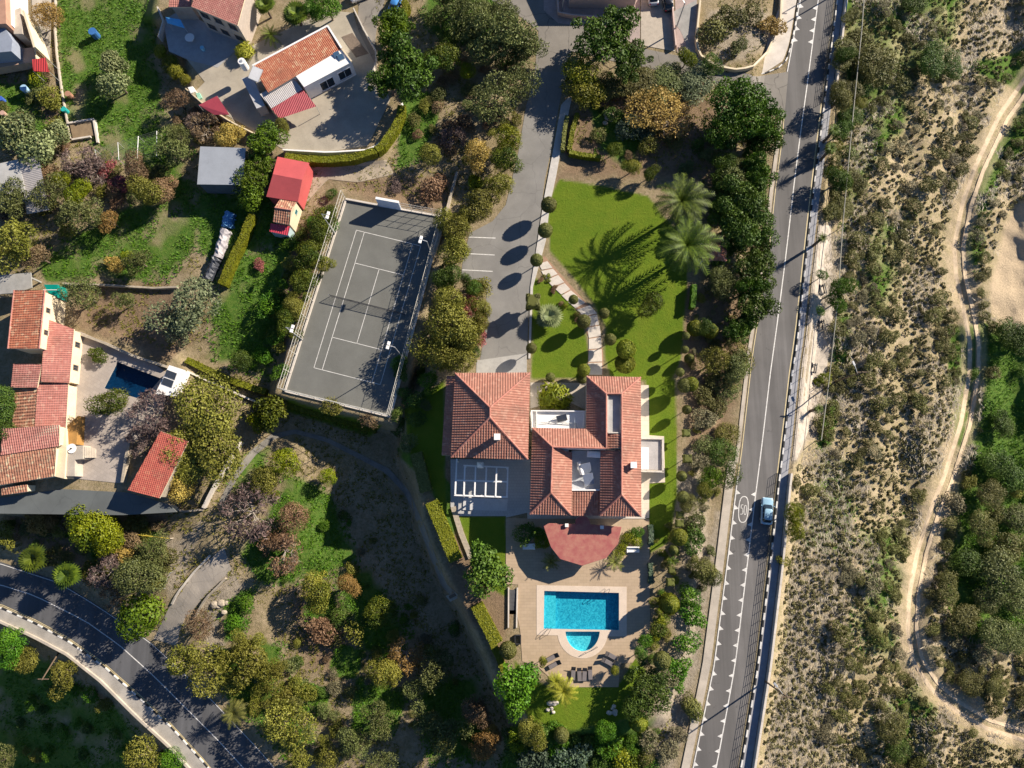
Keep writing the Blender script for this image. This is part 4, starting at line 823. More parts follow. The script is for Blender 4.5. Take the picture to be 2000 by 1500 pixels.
# ---- sheds below the farm
def simple_house(name, label, eaves, z, wallmat, slopes, mat, ridges=(), d=.15, zb=-.6, cat='shed', **kw):
    o = thing(name, (np.mean([e[0] for e in eaves]), np.mean([e[1] for e in eaves]), zb + .4), label, cat)
    if mat.name.endswith('sheet') or mat.name.startswith('sheet'):
        roof_slab(o, slopes, mat, .08)
    else: roof(o, slopes, mat, ridges, **kw)
    q = inset([tuple(e[:2]) for e in eaves], d); MB().prism(q, zb, [e[2] - .1 for e in eaves]).build('wall', wallmat, o); return o, q
M_REDS = plain('red_painted_sheet', (.46, .085, .085), .5, .15, .6, bm=.1)
e = Q((542, 306, 3.0), (604, 318, 3.0), (582, 394, 3.0), (520, 384, 3.0)); rA, rB = Q((533, 340, 4.0), (590, 351, 4.0))
rs, q = simple_house('red_barn', 'red sheet metal barn with a low gable beside the bright pine', e, 3, M_REDS, [[e[0], e[1], rB, rA], [e[2], e[3], rA, rB]], M_REDS); MB().add([tuple(e[1] - (0, 0, .09)), tuple(e[2] - (0, 0, .09)), tuple(rB - (0, 0, .09))], [(0, 1, 2)]).build('gable', M_REDS, rs); MB().add([tuple(e[0] - (0, 0, .09)), tuple(e[3] - (0, 0, .09)), tuple(rA - (0, 0, .09))], [(0, 1, 2)]).build('gable', M_REDS, rs)
e = Q((547, 389, 2.8), (580, 394, 2.8), (566, 439, 2.8), (533, 433, 2.8)); rA, rB = Q((537, 406, 3.6), (569, 411, 3.6))
ht, q = simple_house('tiled_hut', 'small cream hut with tile gable roof below the red barn', e, 3, M_CREAM, [[e[0], e[1], rB, rA], [e[2], e[3], rA, rB]], T_MIX, [(rA, rB)]); window(ht, q[2], q[1], (1.2,), .7, .8, (.7,), frame=plain('teal_frame', (.05, .3, .33), .6, .1))
w4 = Q((529, 436, 2.2), (567, 442, 2.2), (563, 460, 1.9), (526, 452, 1.9)); tiles(ht, [w4[3], w4[2], w4[1], w4[0]], plain('scarlet_corrugated', (.55, .05, .08), .5, .15, 1), .35, .06, 9, 'awning_sheet', 0); MB().prism(inset([tuple(p[:2]) for p in w4], .1), -.5, 1.8).build('porch_wall', plain('pale_teal_render', (.35, .45, .47), .8, .15), ht)
M_GREYS = plain('grey_painted_sheet', (.31, .33, .36), .5, .15, .6, bm=.1); e = Q((391, 286, 3.0), (480, 289, 3.3), (474, 361, 3.3), (385, 360, 3.0)); simple_house('grey_shed', 'flat grey metal roofed shed half shaded by the bright pine', e, 3, plain('dark_boards', (.10, .12, .14), .8, .3), [e], M_GREYS)
# ---- corrugated roof by the left terraces
e = Q((-60, 332, 2.2), (36, 311, 2.4), (50, 375, 2.4), (-60, 390, 2.2)); simple_house('flat_store', 'flat concrete roofed store beside the corrugated shelter', e, 2, M_CONCG, [e], plain('pale_concrete_sheet', (.42, .41, .39), .8, .25, .6), zb=-1.6)
cs = thing('corrugated_shelter', P(65, 360, -1), 'grey corrugated roof shelter half hidden by olive trees', 'shelter'); e = Q((38, 311, 2.5), (75, 303, 2.5), (97, 410, 1.7), (53, 419, 1.7)); tiles(cs, [e[1], e[2], e[3], e[0]], MATS['grey_corrugated'], .3, .09, 30, 'roof_sheet', 0, None)
for q in e: MB().tube((q[0], q[1], -1.6), (q[0], q[1], q[2]), .06, n=5).build('post', M_WOOD, cs)
# ---- neighbouring house with many roofs
nh = thing('courtyard_house', P(80, 760, -1.2), 'rambling cream house with many stepped red and pink tile roofs', 'house'); zb = -1.6
def wing(eaves, mat, slopes=None, ridges=(), d=.2, **kw):
    e = Q(*eaves); roof(nh, [e] if slopes is None else slopes(e), mat, ridges, **kw); q = inset([tuple(p[:2]) for p in e], d); MB().prism(q, zb, [p[2] - .12 for p in e]).build('wall', M_CREAM, nh); return e, q
e, q = wing([(16, 681, 3.6), (28, 567, 3.6), (88, 567, 4.2), (77, 681, 4.2)], T_ORG); window(nh, q[3], q[2], (2.4,), .8, .9, (.3, .7), frame=M_WOOD)
caps(nh, [(e[2], e[3]), (e[0], e[1])], T_PINK, .12)
e, q = wing([(136, 748, 1.5), (145, 643, 1.5), (89, 622, 2.4), (80, 746, 2.4)], T_PINK, pitch=.34); window(nh, q[0], q[1], (-.5,), .9, 1.2, (.3, .75), frame=M_WOOD)
wing([(22, 757, 2.1), (27, 711, 2.1), (82, 711, 2.4), (73, 757, 2.4)], T_PINK, pitch=.34)
wing([(129, 834, 1.3), (134, 749, 1.3), (74, 749, 2.0), (68, 834, 2.0)], T_PINK, course=.33); wing([(25, 834, 1.5), (29, 762, 1.5), (73, 756, 2.0), (67, 834, 2.0)], T_MIX, pitch=.5, amp=.1)
wing([(2, 889, 2.3), (116, 871, 2.3), (116, 830, 2.9), (6, 837, 2.9)], T_PINK, pitch=.34); e, q = wing([(-60, 957, 1.5), (107, 930, 1.5), (110, 873, 2.2), (-60, 898, 2.2)], T_MIX, course=.55); window(nh, q[1], q[2], (-.2,), .8, 1.0, (.5,), frame=M_WOOD)
wing([(4, 967, .6), (54, 960, .6), (53, 946, .9), (3, 951, .9)], T_MIX, d=.1)
MB().prism(px_poly([(112, 832), (128, 833), (130, 874), (126, 935), (106, 930), (112, 873)], 1.2), zb, 1.2).build('wall', M_CREAM, nh)
dr = px_poly([(131, 833), (153, 812), (150, 868), (132, 868)], .6); MB().prism(dr, -1.14, .7).build('timber_porch', plain('ochre_timber', (.36, .19, .05), .7, .25, 2), nh)
st = px_poly([(128, 872), (162, 870), (162, 896), (146, 898), (146, 930), (128, 930)], .9); MB().prism(st, -1.14, .9).build('landing', M_CONC, nh)
for i in range(7):
    MB().prism(px_poly([(163 + i * 3.2, 872 + i * .6), (166.2 + i * 3.2, 872.6 + i * .6), (166.2 + i * 3.2, 894), (163 + i * 3.2, 894)], .7 - i * .25), -1.14, .7 - i * .26).build('step', M_CONC, nh)
c = P(141, 876, .9); tb = thing('satellite_dish', c, 'white dish lying on the landing of the courtyard house', 'dish'); MB().tube(c, c + (0, 0, .12), .35, .75, n=16).build('dish', M_WHITE, tb); MB().tube(c + (0, 0, .123), c + (0, 0, .5), .09, n=6).build('receiver', M_DKM, tb)
e = Q((250, 957, 1.6), (312, 973, 1.6), (368, 862, 2.3), (314, 842, 2.3)); simple_house('lean_to', 'red tiled lean-to roof overhung by the big yellowish tree', e, 2, M_STONE, [[e[0], e[1], e[2], e[3]]], tilemat('scarlet_tiles', (.45, .11, .075), (.38, .085, .06), (.46, .16, .1)), zb=-2, course=.3, pitch=.3, amp=.045)
ph = thing('pool_house', P(332, 745, -1.2), 'small white flat roofed pool house carrying dark panels', 'shed'); MB().prism(px_poly([(304, 768), (331, 715), (360, 724), (338, 772)], 1.0), zb, 1.0).build('wall', M_WHITE, ph); MB().prism(px_poly([(303, 769), (330.5, 713), (362, 723), (339, 774)], 1.12), .98, 1.12).build('flat_roof', M_WHITE, ph)
panel(334, 732, 1.2, 1.8, 1.1, R(-20), R(10), 'dark solar panel on the pool house, beside the hedge', mat=MATS['dark_solar']); panel(328, 747, 1.2, 1.8, 1.1, R(-20), R(10), 'dark solar panel on the pool house, beside the pool', mat=MATS['dark_solar'])
tg = thing('green_water_cistern', P(98, 565, -1.2), 'open green tank behind the gable of the courtyard house', 'tank'); MB().prism(px_poly([(84, 555), (111, 555), (110, 580), (92, 570)], 1.6), -1.6, 1.4).build('tank_wall', plain('green_paint', (.0, .20, .16), .4, .1), tg); MB().beam(P(84, 566, 1.45), P(111, 566, 1.45), .08, .04).build('rim_bar', M_WHITE, tg)
sl = thing('concrete_canopy', P(20, 560, -1), 'grey concrete slab roof behind the orange gable', 'canopy'); MB().prism(px_poly([(-80, 545), (60, 532), (62, 562), (30, 572), (-80, 580)], 2.0), 1.8, 2.0).build('slab', M_CONCG, sl)
for x, y in ((-20, 570), (55, 540), (-20, 548)): c = P(x, y, 1.8); MB().box(c[0] - .12, c[0] + .12, c[1] - .12, c[1] + .12, -1.6, 1.8).build('post', M_CONCG, sl)
drape_wall('stone_wall', [(150, 650), (200, 668), (260, 695), (325, 716)], 10, .8, .4, M_STONE, 'rough stone wall between the soil garden and the dark pool'); drape_wall('stone_wall', [(252, 862), (246, 890), (238, 942)], 5, .9, .4, M_STONE, 'short rubble wall beside the scarlet lean-to')
drape_wall('stone_wall', [(470, 862), (440, 910), (412, 960), (396, 992)], 8, .9, .45, M_CONCP, 'pale straight wall running down beside the big yellowish tree'); drape_wall('stone_wall', [(365, 725), (420, 750), (500, 785), (540, 800)], 10, .5, .3, M_CONCP, 'low pale wall along the clipped hedge below the silver tree'); drape_wall('stone_wall', [(330, 985), (350, 1000), (395, 995)], 4, .7, .3, M_STONE, 'low rubble wall at the end of the lane')
drape_wall('stone_wall', [(120, 553), (200, 556), (300, 562), (345, 560)], 10, .7, .3, M_STONE, 'grey stone wall along the top of the soil garden'); drape_wall('stone_wall', [(893, 335), (880, 380), (868, 430), (846, 500)], 8, .9, .4, M_STONE, 'stone wall between the court fence and drive shrubs')
drape_wall('stone_wall', [(335, 1180), (345, 1160), (378, 1118), (410, 1085)], 8, .3, .3, M_CONCP, 'pale kerb wall along the inner curve of the stone driveway'); drape_wall('stone_wall', [(380, 1205), (400, 1170), (440, 1130)], 6, .6, .3, M_STONE, 'rubble wall along the outer curve of the stone driveway')
drape_wall('stone_wall', [(1368, 0), (1360, 80), (1366, 105), (1400, 128), (1440, 135), (1470, 130), (1500, 100), (1525, 40), (1528, -40)], 22, .9, .3, M_CREAM, 'scalloped cream wall round the rocky corner garden at the junction'); drape_wall('stone_wall', [(885, 990), (900, 1040), (920, 1090)], 6, .3, .8, M_STONE, 'crazy paved stone edging beside the shaded lawn')
# ---- top edge houses and corner buildings
e = Q((1112, -8, 3.2), (1246, -8, 3.2), (1246, -90, 4.5), (1112, -90, 4.5)); simple_house('pink_house', 'pale house front at the street with rose forecourt wall', e, 3, plain('rose_plaster', (.55, .40, .34), .8, .15), [[e[0], e[1], e[2], e[3]]], T_PINK, cat='house')
low_wall('forecourt_wall', [(1088, -20), (1090, 30), (1118, 36), (1190, 40)], 6, .06, .9, .25, plain('rose_plaster', (.55, .40, .34)), 'pink forecourt wall behind the large round pine', .3); low_wall('forecourt_wall', [(1308, -40), (1312, 30), (1318, 96)], 5, .06, 1.0, .25, MATS['rose_plaster'], 'pink wall dividing the two street forecourts', .3)
cb = thing('corner_house', P(20, 60, -.6), 'cream walled house with slate blue flat roof beside the narrow yard', 'house')
MB().prism(px_poly([(-60, 60), (10, 55), (24, 78), (22, 100), (-60, 108)], 3.0), -1.2, 3.0).build('slate_roof_block', plain('slate_blue_roof', (.25, .28, .34), .6, .2), cb); MB().prism(px_poly([(-60, 108), (65, 92), (70, 120), (-60, 142)], .4), -1.2, .4).build('terrace', plain('terracotta_paving', (.42, .28, .2), .8, .2), cb)
MB().beam(P(45, 20, 2.6), P(67, 92, 2.6), .35, 3.8).build('wall', M_CREAM, cb); MB().beam(P(67, 92, 1.2), P(72, 120, 1.2), .2, 2.4).build('wall', M_CREAM, cb); MB().prism(px_poly([(24, 20), (40, 15), (44, 66), (27, 66)], 2.2), -1.2, 2.2).build('flat_roof', M_CONC, cb); MB().prism(px_poly([(-60, -60), (8, -60), (12, 46), (-60, 50)], 4.0), -1.2, 4.0).build('brick_block', plain('brick_red', (.40, .22, .15), .85, .25), cb)
MB().prism(px_poly([(8.3, -60), (22, -60), (24, 50), (12.3, 46)], 2.8), -1.2, 2.8).build('white_block', M_WHITE, cb)
aw = thing('red_awning', P(80, 127, -.6), 'small bright red corrugated awning at the end of the narrow yard', 'awning'); e = Q((63, 116, 2.2), (90, 113, 2.2), (97, 141, 1.7), (65, 139, 1.7)); tiles(aw, [e[3], e[2], e[1], e[0]], plain('bright_red_sheet', (.50, .05, .05), .5, .15, 1), .4, .06, 9, 'sheet', 0, None)
for q in e: MB().tube((q[0], q[1], -1), (q[0], q[1], q[2]), .05, n=5).build('post', M_GALV, aw)
strip('narrow_yard', plain('yard_concrete', (.42, .37, .31), .85, .35, .6), [(60, -100), (62, 10), (66, 60), (72, 92), (76, 118)], [(100, -100), (100, 10), (99, 60), (98, 92), (97, 115)], dz=.06, n=20, across=3)
drape_wall('garden_wall', [(108, -60), (106, 60), (110, 110), (118, 170), (128, 225), (136, 270)], 14, .5, .2, M_CONC, 'long thin wall between the narrow yard and the green field')
gz = thing('gazebo', P(1395, 505, 0), 'small red tiled gazebo tucked under the date palms', 'gazebo'); e = Q((1372, 508, 2.4), (1418, 510, 2.4), (1420, 470, 2.4), (1376, 468, 2.4)); ap = P(1397, 488, 3.3); roof(gz, [[e[0], e[1], ap], [e[1], e[2], ap], [e[2], e[3], ap], [e[3], e[0], ap]], T_ORG, [(k, ap) for k in e])
for q in e: c = q * .98 + ap * .02; MB().box(c[0] - .1, c[0] + .1, c[1] - .1, c[1] + .1, -.3, 2.3).build('post', M_WHITE, gz)
# ------------------------------------------------------------------ vegetation
def rand_unit(rng, n):
    v = rng.normal(size=(n, 3)); return v / np.linalg.norm(v, axis=1)[:, None]
def leaf_quads(pts, nrm, size, aspect, tint, rng):
    n = len(pts); t = np.cross(nrm, rand_unit(rng, n)); t /= np.linalg.norm(t, axis=1)[:, None] + 1e-9; b = np.cross(nrm, t)
    s = size[:, None]; l = t * s * aspect; w = b * s
    V = np.stack((pts - l, pts - w * .9, pts + l, pts + w * .9), 1).reshape(-1, 3)
    return V, np.repeat(tint, 4)
def crown_pts(rng, nl, lobes, spread, lr, flat, fill=.25):
    C = rand_unit(rng, lobes) * (rng.random(lobes) ** .5 * spread)[:, None]; C[:, 2] = np.abs(C[:, 2]) * .9 - .15; C[0] = (0, 0, .1)
    Rr = lr * (.5 + .95 * rng.random(lobes) ** 1.3); C *= (.8 + .45 * rng.random(lobes))[:, None]; C[:, :2] *= (1 + .22 * rng.normal(size=2)); k = rng.choice(lobes, nl, p=Rr ** 2 / np.sum(Rr ** 2))
    d = rand_unit(rng, nl); rad = Rr[k] * (1 - fill * rng.random(nl) ** 1.5) * (1 + .10 * rng.normal(size=nl))
    p = C[k] + d * rad[:, None]
    keep = np.ones(nl, bool)
    for i in range(lobes):
        q = np.linalg.norm(p - C[i], axis=1) < Rr[i] * .62; keep &= ~q
    lt = rng.random(lobes); tint = np.clip(.12 + .6 * lt[k] + .32 * (rng.random(nl) - .4), 0, 1)
    sc0 = 1 / np.percentile(np.hypot(p[keep][:, 0], p[keep][:, 1]), 95); p[:, :2] *= sc0; C = C * (sc0, sc0, 1)
    p[:, 2] *= flat; return p[keep], d[keep], tint[keep], C * (1, 1, flat)
# kind: leaves, lobes, spread, lobe radius, flatness, leaf size, aspect, outward bias, fill
KIND = {'round': (13500, 36, .66, .33, .80, .028, 1.3, .8, .35), 'airy': (8800, 32, .72, .28, .75, .025, 1.7, .4, .6), 'pine': (12000, 44, .70, .27, .72, .026, 2.0, .6, .4), 'broad': (5200, 22, .62, .37, .85, .049, 1.5, .7, .4),
        'sparse': (900, 16, .7, .3, .75, .05, 1.7, .3, .8), 'bush': (2600, 12, .56, .44, .75, .044, 1.6, .6, .4), 'dense': (5200, 14, .5, .52, .85, .042, 1.3, .9, .25), 'spiky': (1500, 10, .5, .5, 1.0, .05, 5.0, .9, .5)}
MESH = {}
M_BARK = plain('bark', (.16, .12, .09), .95, .4, 3, 8, bm=.6); M_BARKG = plain('grey_bark', (.30, .26, .22), .95, .35, 3, 8, bm=.5)
def tree_mesh(kind, var):
    key = (kind, var)
    if key in MESH: return MESH[key]
    rng = np.random.default_rng(sum(map(ord, kind)) * 13 + var); nl, lobes, sp, lr, fl, ls, asp, ob, fill = KIND[kind]
    p, d, ti, C = crown_pts(rng, nl, lobes, sp, lr, fl, fill); nr = d * ob + rand_unit(rng, len(p)) * (1 - ob * .55); nr /= np.linalg.norm(nr, axis=1)[:, None]
    p = p + (0, 0, 1.2); V, T = leaf_quads(p, nr, ls * (.7 + .6 * rng.random(len(p))), asp, ti, rng)
    cm = mesh_np('crown', V, np.arange(len(V)), 4, {'tint': ('FLOAT', T)}); cm.materials.append(None)
    m = MB(); m.tube((0, 0, -.15), (.02, .03, .55), .075, .055, 7)
    for i in range(min(lobes, 9)): c = C[i] + (0, 0, 1.2); md = (np.array((.02, .03, .55)) * .5 + c * .5) + (0, 0, -.08); m.tube((.02, .03, .52), md, .04, .026, 5); m.tube(md, c, .026, .01, 4)
    ob_ = m.build('trunk', M_BARK); tm = ob_.data; bpy.data.objects.remove(ob_)
    MESH[key] = (cm, tm); return MESH[key]
def twig_mesh(var):
    key = ('bare', var)
    if key in MESH: return MESH[key]
    rng = np.random.default_rng(500 + var); m = MB(); m.tube((0, 0, -.15), (0, 0, .5), .07, .05, 6); tips = []
    def grow(p, d, l, r, dep):
        q = p + d * l; m.tube(p, q, r, r * .65, 4 if dep > 1 else 3, False)
        if dep == 0: tips.append(q); return
        for _ in range(3 if dep > 1 else 3):
            nd = d + rng.normal(size=3) * .55 + (0, 0, .12); nd /= np.linalg.norm(nd); grow(q, nd, l * (.62 + .2 * rng.random()), r * .62, dep - 1)
    for i in range(6):
        a = 2 * math.pi * i / 6 + rng.random(); d = np.array((math.cos(a), math.sin(a), .75)); d /= np.linalg.norm(d); grow(np.array((0, 0, .45)), d, .42, .035, 4)
    ob_ = m.build('trunk', M_BARKG); tm = ob_.data; bpy.data.objects.remove(ob_)
    tp = np.array(tips); n = 1500; k = rng.integers(0, len(tp), n); p = tp[k] + rng.normal(size=(n, 3)) * .09; V, T = leaf_quads(p, rand_unit(rng, n), .016 + .012 * rng.random(n), 4.5, rng.random(n), rng)
    cm = mesh_np('crown', V, np.arange(len(V)), 4, {'tint': ('FLOAT', T)}); cm.materials.append(None); MESH[key] = (cm, tm); return MESH[key]
def palm_mesh(kind, var):
    key = (kind, var)
    if key in MESH: return MESH[key]
    rng = np.random.default_rng(900 + var + len(kind)); V = []; Fc = []; T = []
    def quad(a, b, c, d, t): k = len(V); V.extend((a, b, c, d)); Fc.extend((k, k + 1, k + 2, k + 3)); T.extend([t] * 4)
    nf = {'date': 54, 'fan': 40, 'cycad': 32}[kind]
    for i in range(nf):
        az = i * 2.39996 + rng.normal() * .1; f = i / nf; el = R(78) * (1 - f) ** 1.0 + R(-32) * f + rng.normal() * .06; L = (.75 + .3 * rng.random()) * (1.0 if f > .15 else .8)
        h = np.array((math.cos(az), math.sin(az), 0)); s = np.array((-h[1], h[0], 0)); tt = .25 + .6 * rng.random() * (1 - .5 * f)
        if kind in ('date', 'cycad'):
            n = 15; pts = []; e = el; p = np.array((0, 0, 1.0))
            for j in range(n + 1):
                pts.append(p); p = p + (h * math.cos(e) + np.array((0, 0, math.sin(e)))) * L / n; e -= R(58) / n * (1.2 if kind == 'date' else .7)
            for j in range(1, n):
                a, b = pts[j], pts[j + 1]; ll = .155 * L * math.sin(math.pi * min(1, (j + 1.2) / (n + 1.4))) ** .5 + .02; dr = (b - a) / np.linalg.norm(b - a)
                for sg in (-1, 1):
                    tip = a + (s * sg * .75 + dr * .75 + np.array((0, 0, -.12 + .25 * rng.random()))) * ll; w = (b - a) * .6
                    quad(a, a + w, tip + w * .25, tip, np.clip(tt + .2 * rng.normal(), 0, 1))
            for j in range(n): w = s * .012; quad(pts[j] - w, pts[j] + w, pts[j + 1] + w * .6, pts[j + 1] - w * .6, .9)
        else:
            pl = L * (.06 + .34 * f); el = el * .5 + R(6); d = None; d = h * math.cos(el) + np.array((0, 0, math.sin(el))); c = np.array((0, 0, 1.0)) + d * pl; w = s * .012; quad(np.array((0, 0, 1.0)) - w, np.array((0, 0, 1.0)) + w, c + w, c - w, .8)
            up = np.cross(s, d)
            for k in range(13):
                a = R(-105 + 210 * k / 12); dd = d * math.cos(a) + s * math.sin(a) - up * .18 * (1 - math.cos(a)) - np.array((0, 0, .15)); ln = L * .55 * (.8 + .2 * math.cos(a)); pr = np.cross(dd, up); pr /= np.linalg.norm(pr) + 1e-9
                tip = c + dd * ln; quad(c, c + dd * ln * .55 + pr * .06, tip, c + dd * ln * .55 - pr * .06, np.clip(tt + .15 * rng.normal(), 0, 1))
    cm = mesh_np('fronds', np.array(V), np.array(Fc), 4, {'tint': ('FLOAT', np.array(T))}); cm.materials.append(None)
    m = MB()
    for j in range(7): m.tube((0, 0, -.1 + j * .16), (0, 0, -.1 + (j + 1) * .16 - .01), .085, .1, 9)
    ob_ = m.build('trunk', M_BARK); tm = ob_.data; bpy.data.objects.remove(ob_); MESH[key] = (cm, tm); return MESH[key]
def clip_mesh(shape):
    key = ('clip', shape)
    if key in MESH: return MESH[key]
    rng = np.random.default_rng(77 + len(shape)); n = 3000; d = rand_unit(rng, n)
    if shape == 'ball': p = d.copy()
    elif shape == 'egg': p = d * np.stack((1 - .35 * d[:, 2], 1 - .35 * d[:, 2], np.full(n, 1.35)), -1)
    elif shape == 'umbrella': p = d * (1, 1, .45)
    else: p = np.sign(d) * np.abs(d) ** .22 * .82
    p = p * (1 + .035 * rng.normal(size=n))[:, None]; nr = d + rand_unit(rng, n) * .55; nr /= np.linalg.norm(nr, axis=1)[:, None]
    V, T = leaf_quads(p + (0, 0, 1.6), nr, .05 + .03 * rng.random(n), 1.3, np.clip(.35 + .35 * rng.normal(size=n), 0, 1), rng)
    # dense twiggy core closes the clipped shell
    bm = bmesh.new(); bmesh.ops.create_icosphere(bm, subdivisions=3, radius=1)
    cv = np.array([v.co[:] for v in bm.verts]); fcs = [[v.index for v in f.verts] for f in bm.faces]; bm.free(); dd = cv
    if shape == 'egg': cv = dd * np.stack((1 - .35 * dd[:, 2], 1 - .35 * dd[:, 2], np.full(len(dd), 1.35)), -1)
    elif shape == 'umbrella': cv = dd * (1, 1, .45)
    elif shape == 'cube': cv = np.sign(dd) * np.abs(dd) ** .22 * .82
    cv = cv * .95 + (0, 0, 1.6); k = len(V); fq = np.array([[f[0], f[1], f[2], f[2]] for f in fcs]) + k
    me = bpy.data.meshes.new('crown'); me.from_pydata(np.vstack((V, cv)).tolist(), [], np.arange(k).reshape(-1, 4).tolist() + [[a + k for a in f] for f in fcs]); a = me.attributes.new('tint', 'FLOAT', 'POINT'); a.data.foreach_set('value', np.r_[T, np.full(len(cv), .3)].astype(np.float32)); me.materials.append(None)
    m = MB().tube((0, 0, -.2), (0, 0, 1.0), .09, .07, 6); ob_ = m.build('trunk', M_BARK); tm = ob_.data; bpy.data.objects.remove(ob_); MESH[key] = (me, tm); return MESH[key]
def vivid(c, s=1.22):
    if c[1] < c[0] * 1.02: s = 1.0
    g = sum(c) / 3; return tuple(max(.004, (g + (x - g) * s)) for x in c)
LEAF = {n: leafmat(n, vivid(a), vivid(b)) for n, a, b in (
 ('olive', (.06, .075, .028), (.20, .215, .085)), ('silver', (.075, .095, .05), (.25, .27, .16)), ('yolive', (.08, .085, .015), (.29, .27, .05)), ('pine', (.028, .058, .012), (.10, .155, .024)), ('brightpine', (.03, .062, .008), (.14, .19, .018)),
 ('carob', (.03, .062, .014), (.12, .17, .035)), ('citrus', (.025, .055, .010), (.16, .17, .03)), ('lemon', (.05, .075, .010), (.38, .34, .05)), ('lime', (.06, .10, .012), (.28, .29, .03)), ('orange', (.19, .11, .03), (.42, .26, .08)), ('gold', (.27, .19, .045), (.58, .41, .10)),
 ('brown', (.10, .065, .035), (.30, .20, .11)), ('rust', (.16, .085, .045), (.34, .21, .12)), ('purple', (.09, .06, .055), (.26, .18, .16)), ('pink', (.16, .05, .045), (.48, .14, .15)), ('fig', (.05, .075, .03), (.34, .37, .19)), ('palm', (.016, .036, .006), (.125, .16, .028)), ('cycad', (.04, .06, .012), (.26, .25, .06)), ('ypalm', (.14, .17, .015), (.46, .44, .05)),
 ('hedge', (.10, .115, .006), (.23, .225, .012)), ('topiary', (.08, .088, .022), (.23, .225, .065)), ('ytopiary', (.10, .12, .010), (.25, .25, .022)), ('scrub', (.065, .068, .018), (.215, .20, .06)), ('greyscrub', (.11, .10, .05), (.32, .28, .16)), ('green', (.035, .095, .012), (.13, .22, .03)), ('jade', (.03, .075, .015), (.16, .25, .05)), ('thuja', (.06, .075, .008), (.33, .31, .025)), ('straw', (.36, .31, .21), (.70, .61, .47)), ('bluegreen', (.04, .06, .04), (.13, .17, .11)))}
DESC = {'olive': 'grey green olive', 'silver': 'silvery green', 'yolive': 'yellowish olive green', 'pine': 'dark green', 'brightpine': 'bright green', 'carob': 'dense deep green', 'citrus': 'glossy green citrus', 'lemon': 'yellow speckled lemon', 'lime': 'lime green', 'orange': 'orange leaved', 'gold': 'golden autumn',
        'brown': 'brown leaved', 'rust': 'rust brown', 'purple': 'purplish brown', 'pink': 'crimson pink', 'fig': 'pale leaved', 'palm': 'green', 'cycad': 'olive green', 'ypalm': 'yellow green', 'scrub': 'olive brown', 'greyscrub': 'grey dried', 'green': 'fresh green', 'jade': 'jade green', 'thuja': 'yellow green', 'bluegreen': 'blue green', 'topiary': 'olive green', 'ytopiary': 'bright green'}
def zone(x, y):
    w = xat(WAL, y)
    if x > w - 5:
        if x > 1880 and 620 < y < 1300: return 'in the green hollow beyond the dirt track'
        return 'on the dry slope beyond the road parapet'
    if x > 1340 and y > 160: return 'on the bank above the main road'
    if x > 1360: return 'in the walled corner garden at the junction'
    if x > 1085 and y < 345: return 'in the wild garden above the lawn'
    if x > 870 and y < 345: return 'beside the upper villa drive'
    if 1030 < x and y < 735: return 'on the villa lawn'
    if 800 < x <= 1030 and y < 735: return 'between the tennis court and the drive'
    if x > 985 and y < 1015: return 'against the villa walls'
    if x > 985 and y < 1300: return 'around the pool terrace'
    if x > 985: return 'in the garden below the pool'
    if y > 1090 and x < 990 and (y - 1060) > (x - 0) * .75 - 0 and x < 520 and y > xat([(a, b) for b, a in [(1212, 1212)]] + [(0, 0)], 0) and y > np.interp(x, [q[0] for q in SW_W], [q[1] for q in SW_W]): return 'on the shaded slope below the lower road'
    if y > np.interp(x, [q[0] for q in SW_N], [q[1] for q in SW_N]) - 130 and x < 620 and y > 1000: return 'along the lower curving road'
    if x > 400 and y > 870: return 'in the orchard below the villa'
    if y > 640 and x < 500: return 'round the courtyard house'
    if 530 < x <= 720 and y > 360: return 'beside the tennis court fence'
    if x > 380 and y < 420: return 'by the farmhouse and its sheds'
    if x > 380: return 'in the gap between the sheds and the tennis court'
    if y < 260: return 'in the upper green field'
    return 'among the terraces by the corrugated shelter'
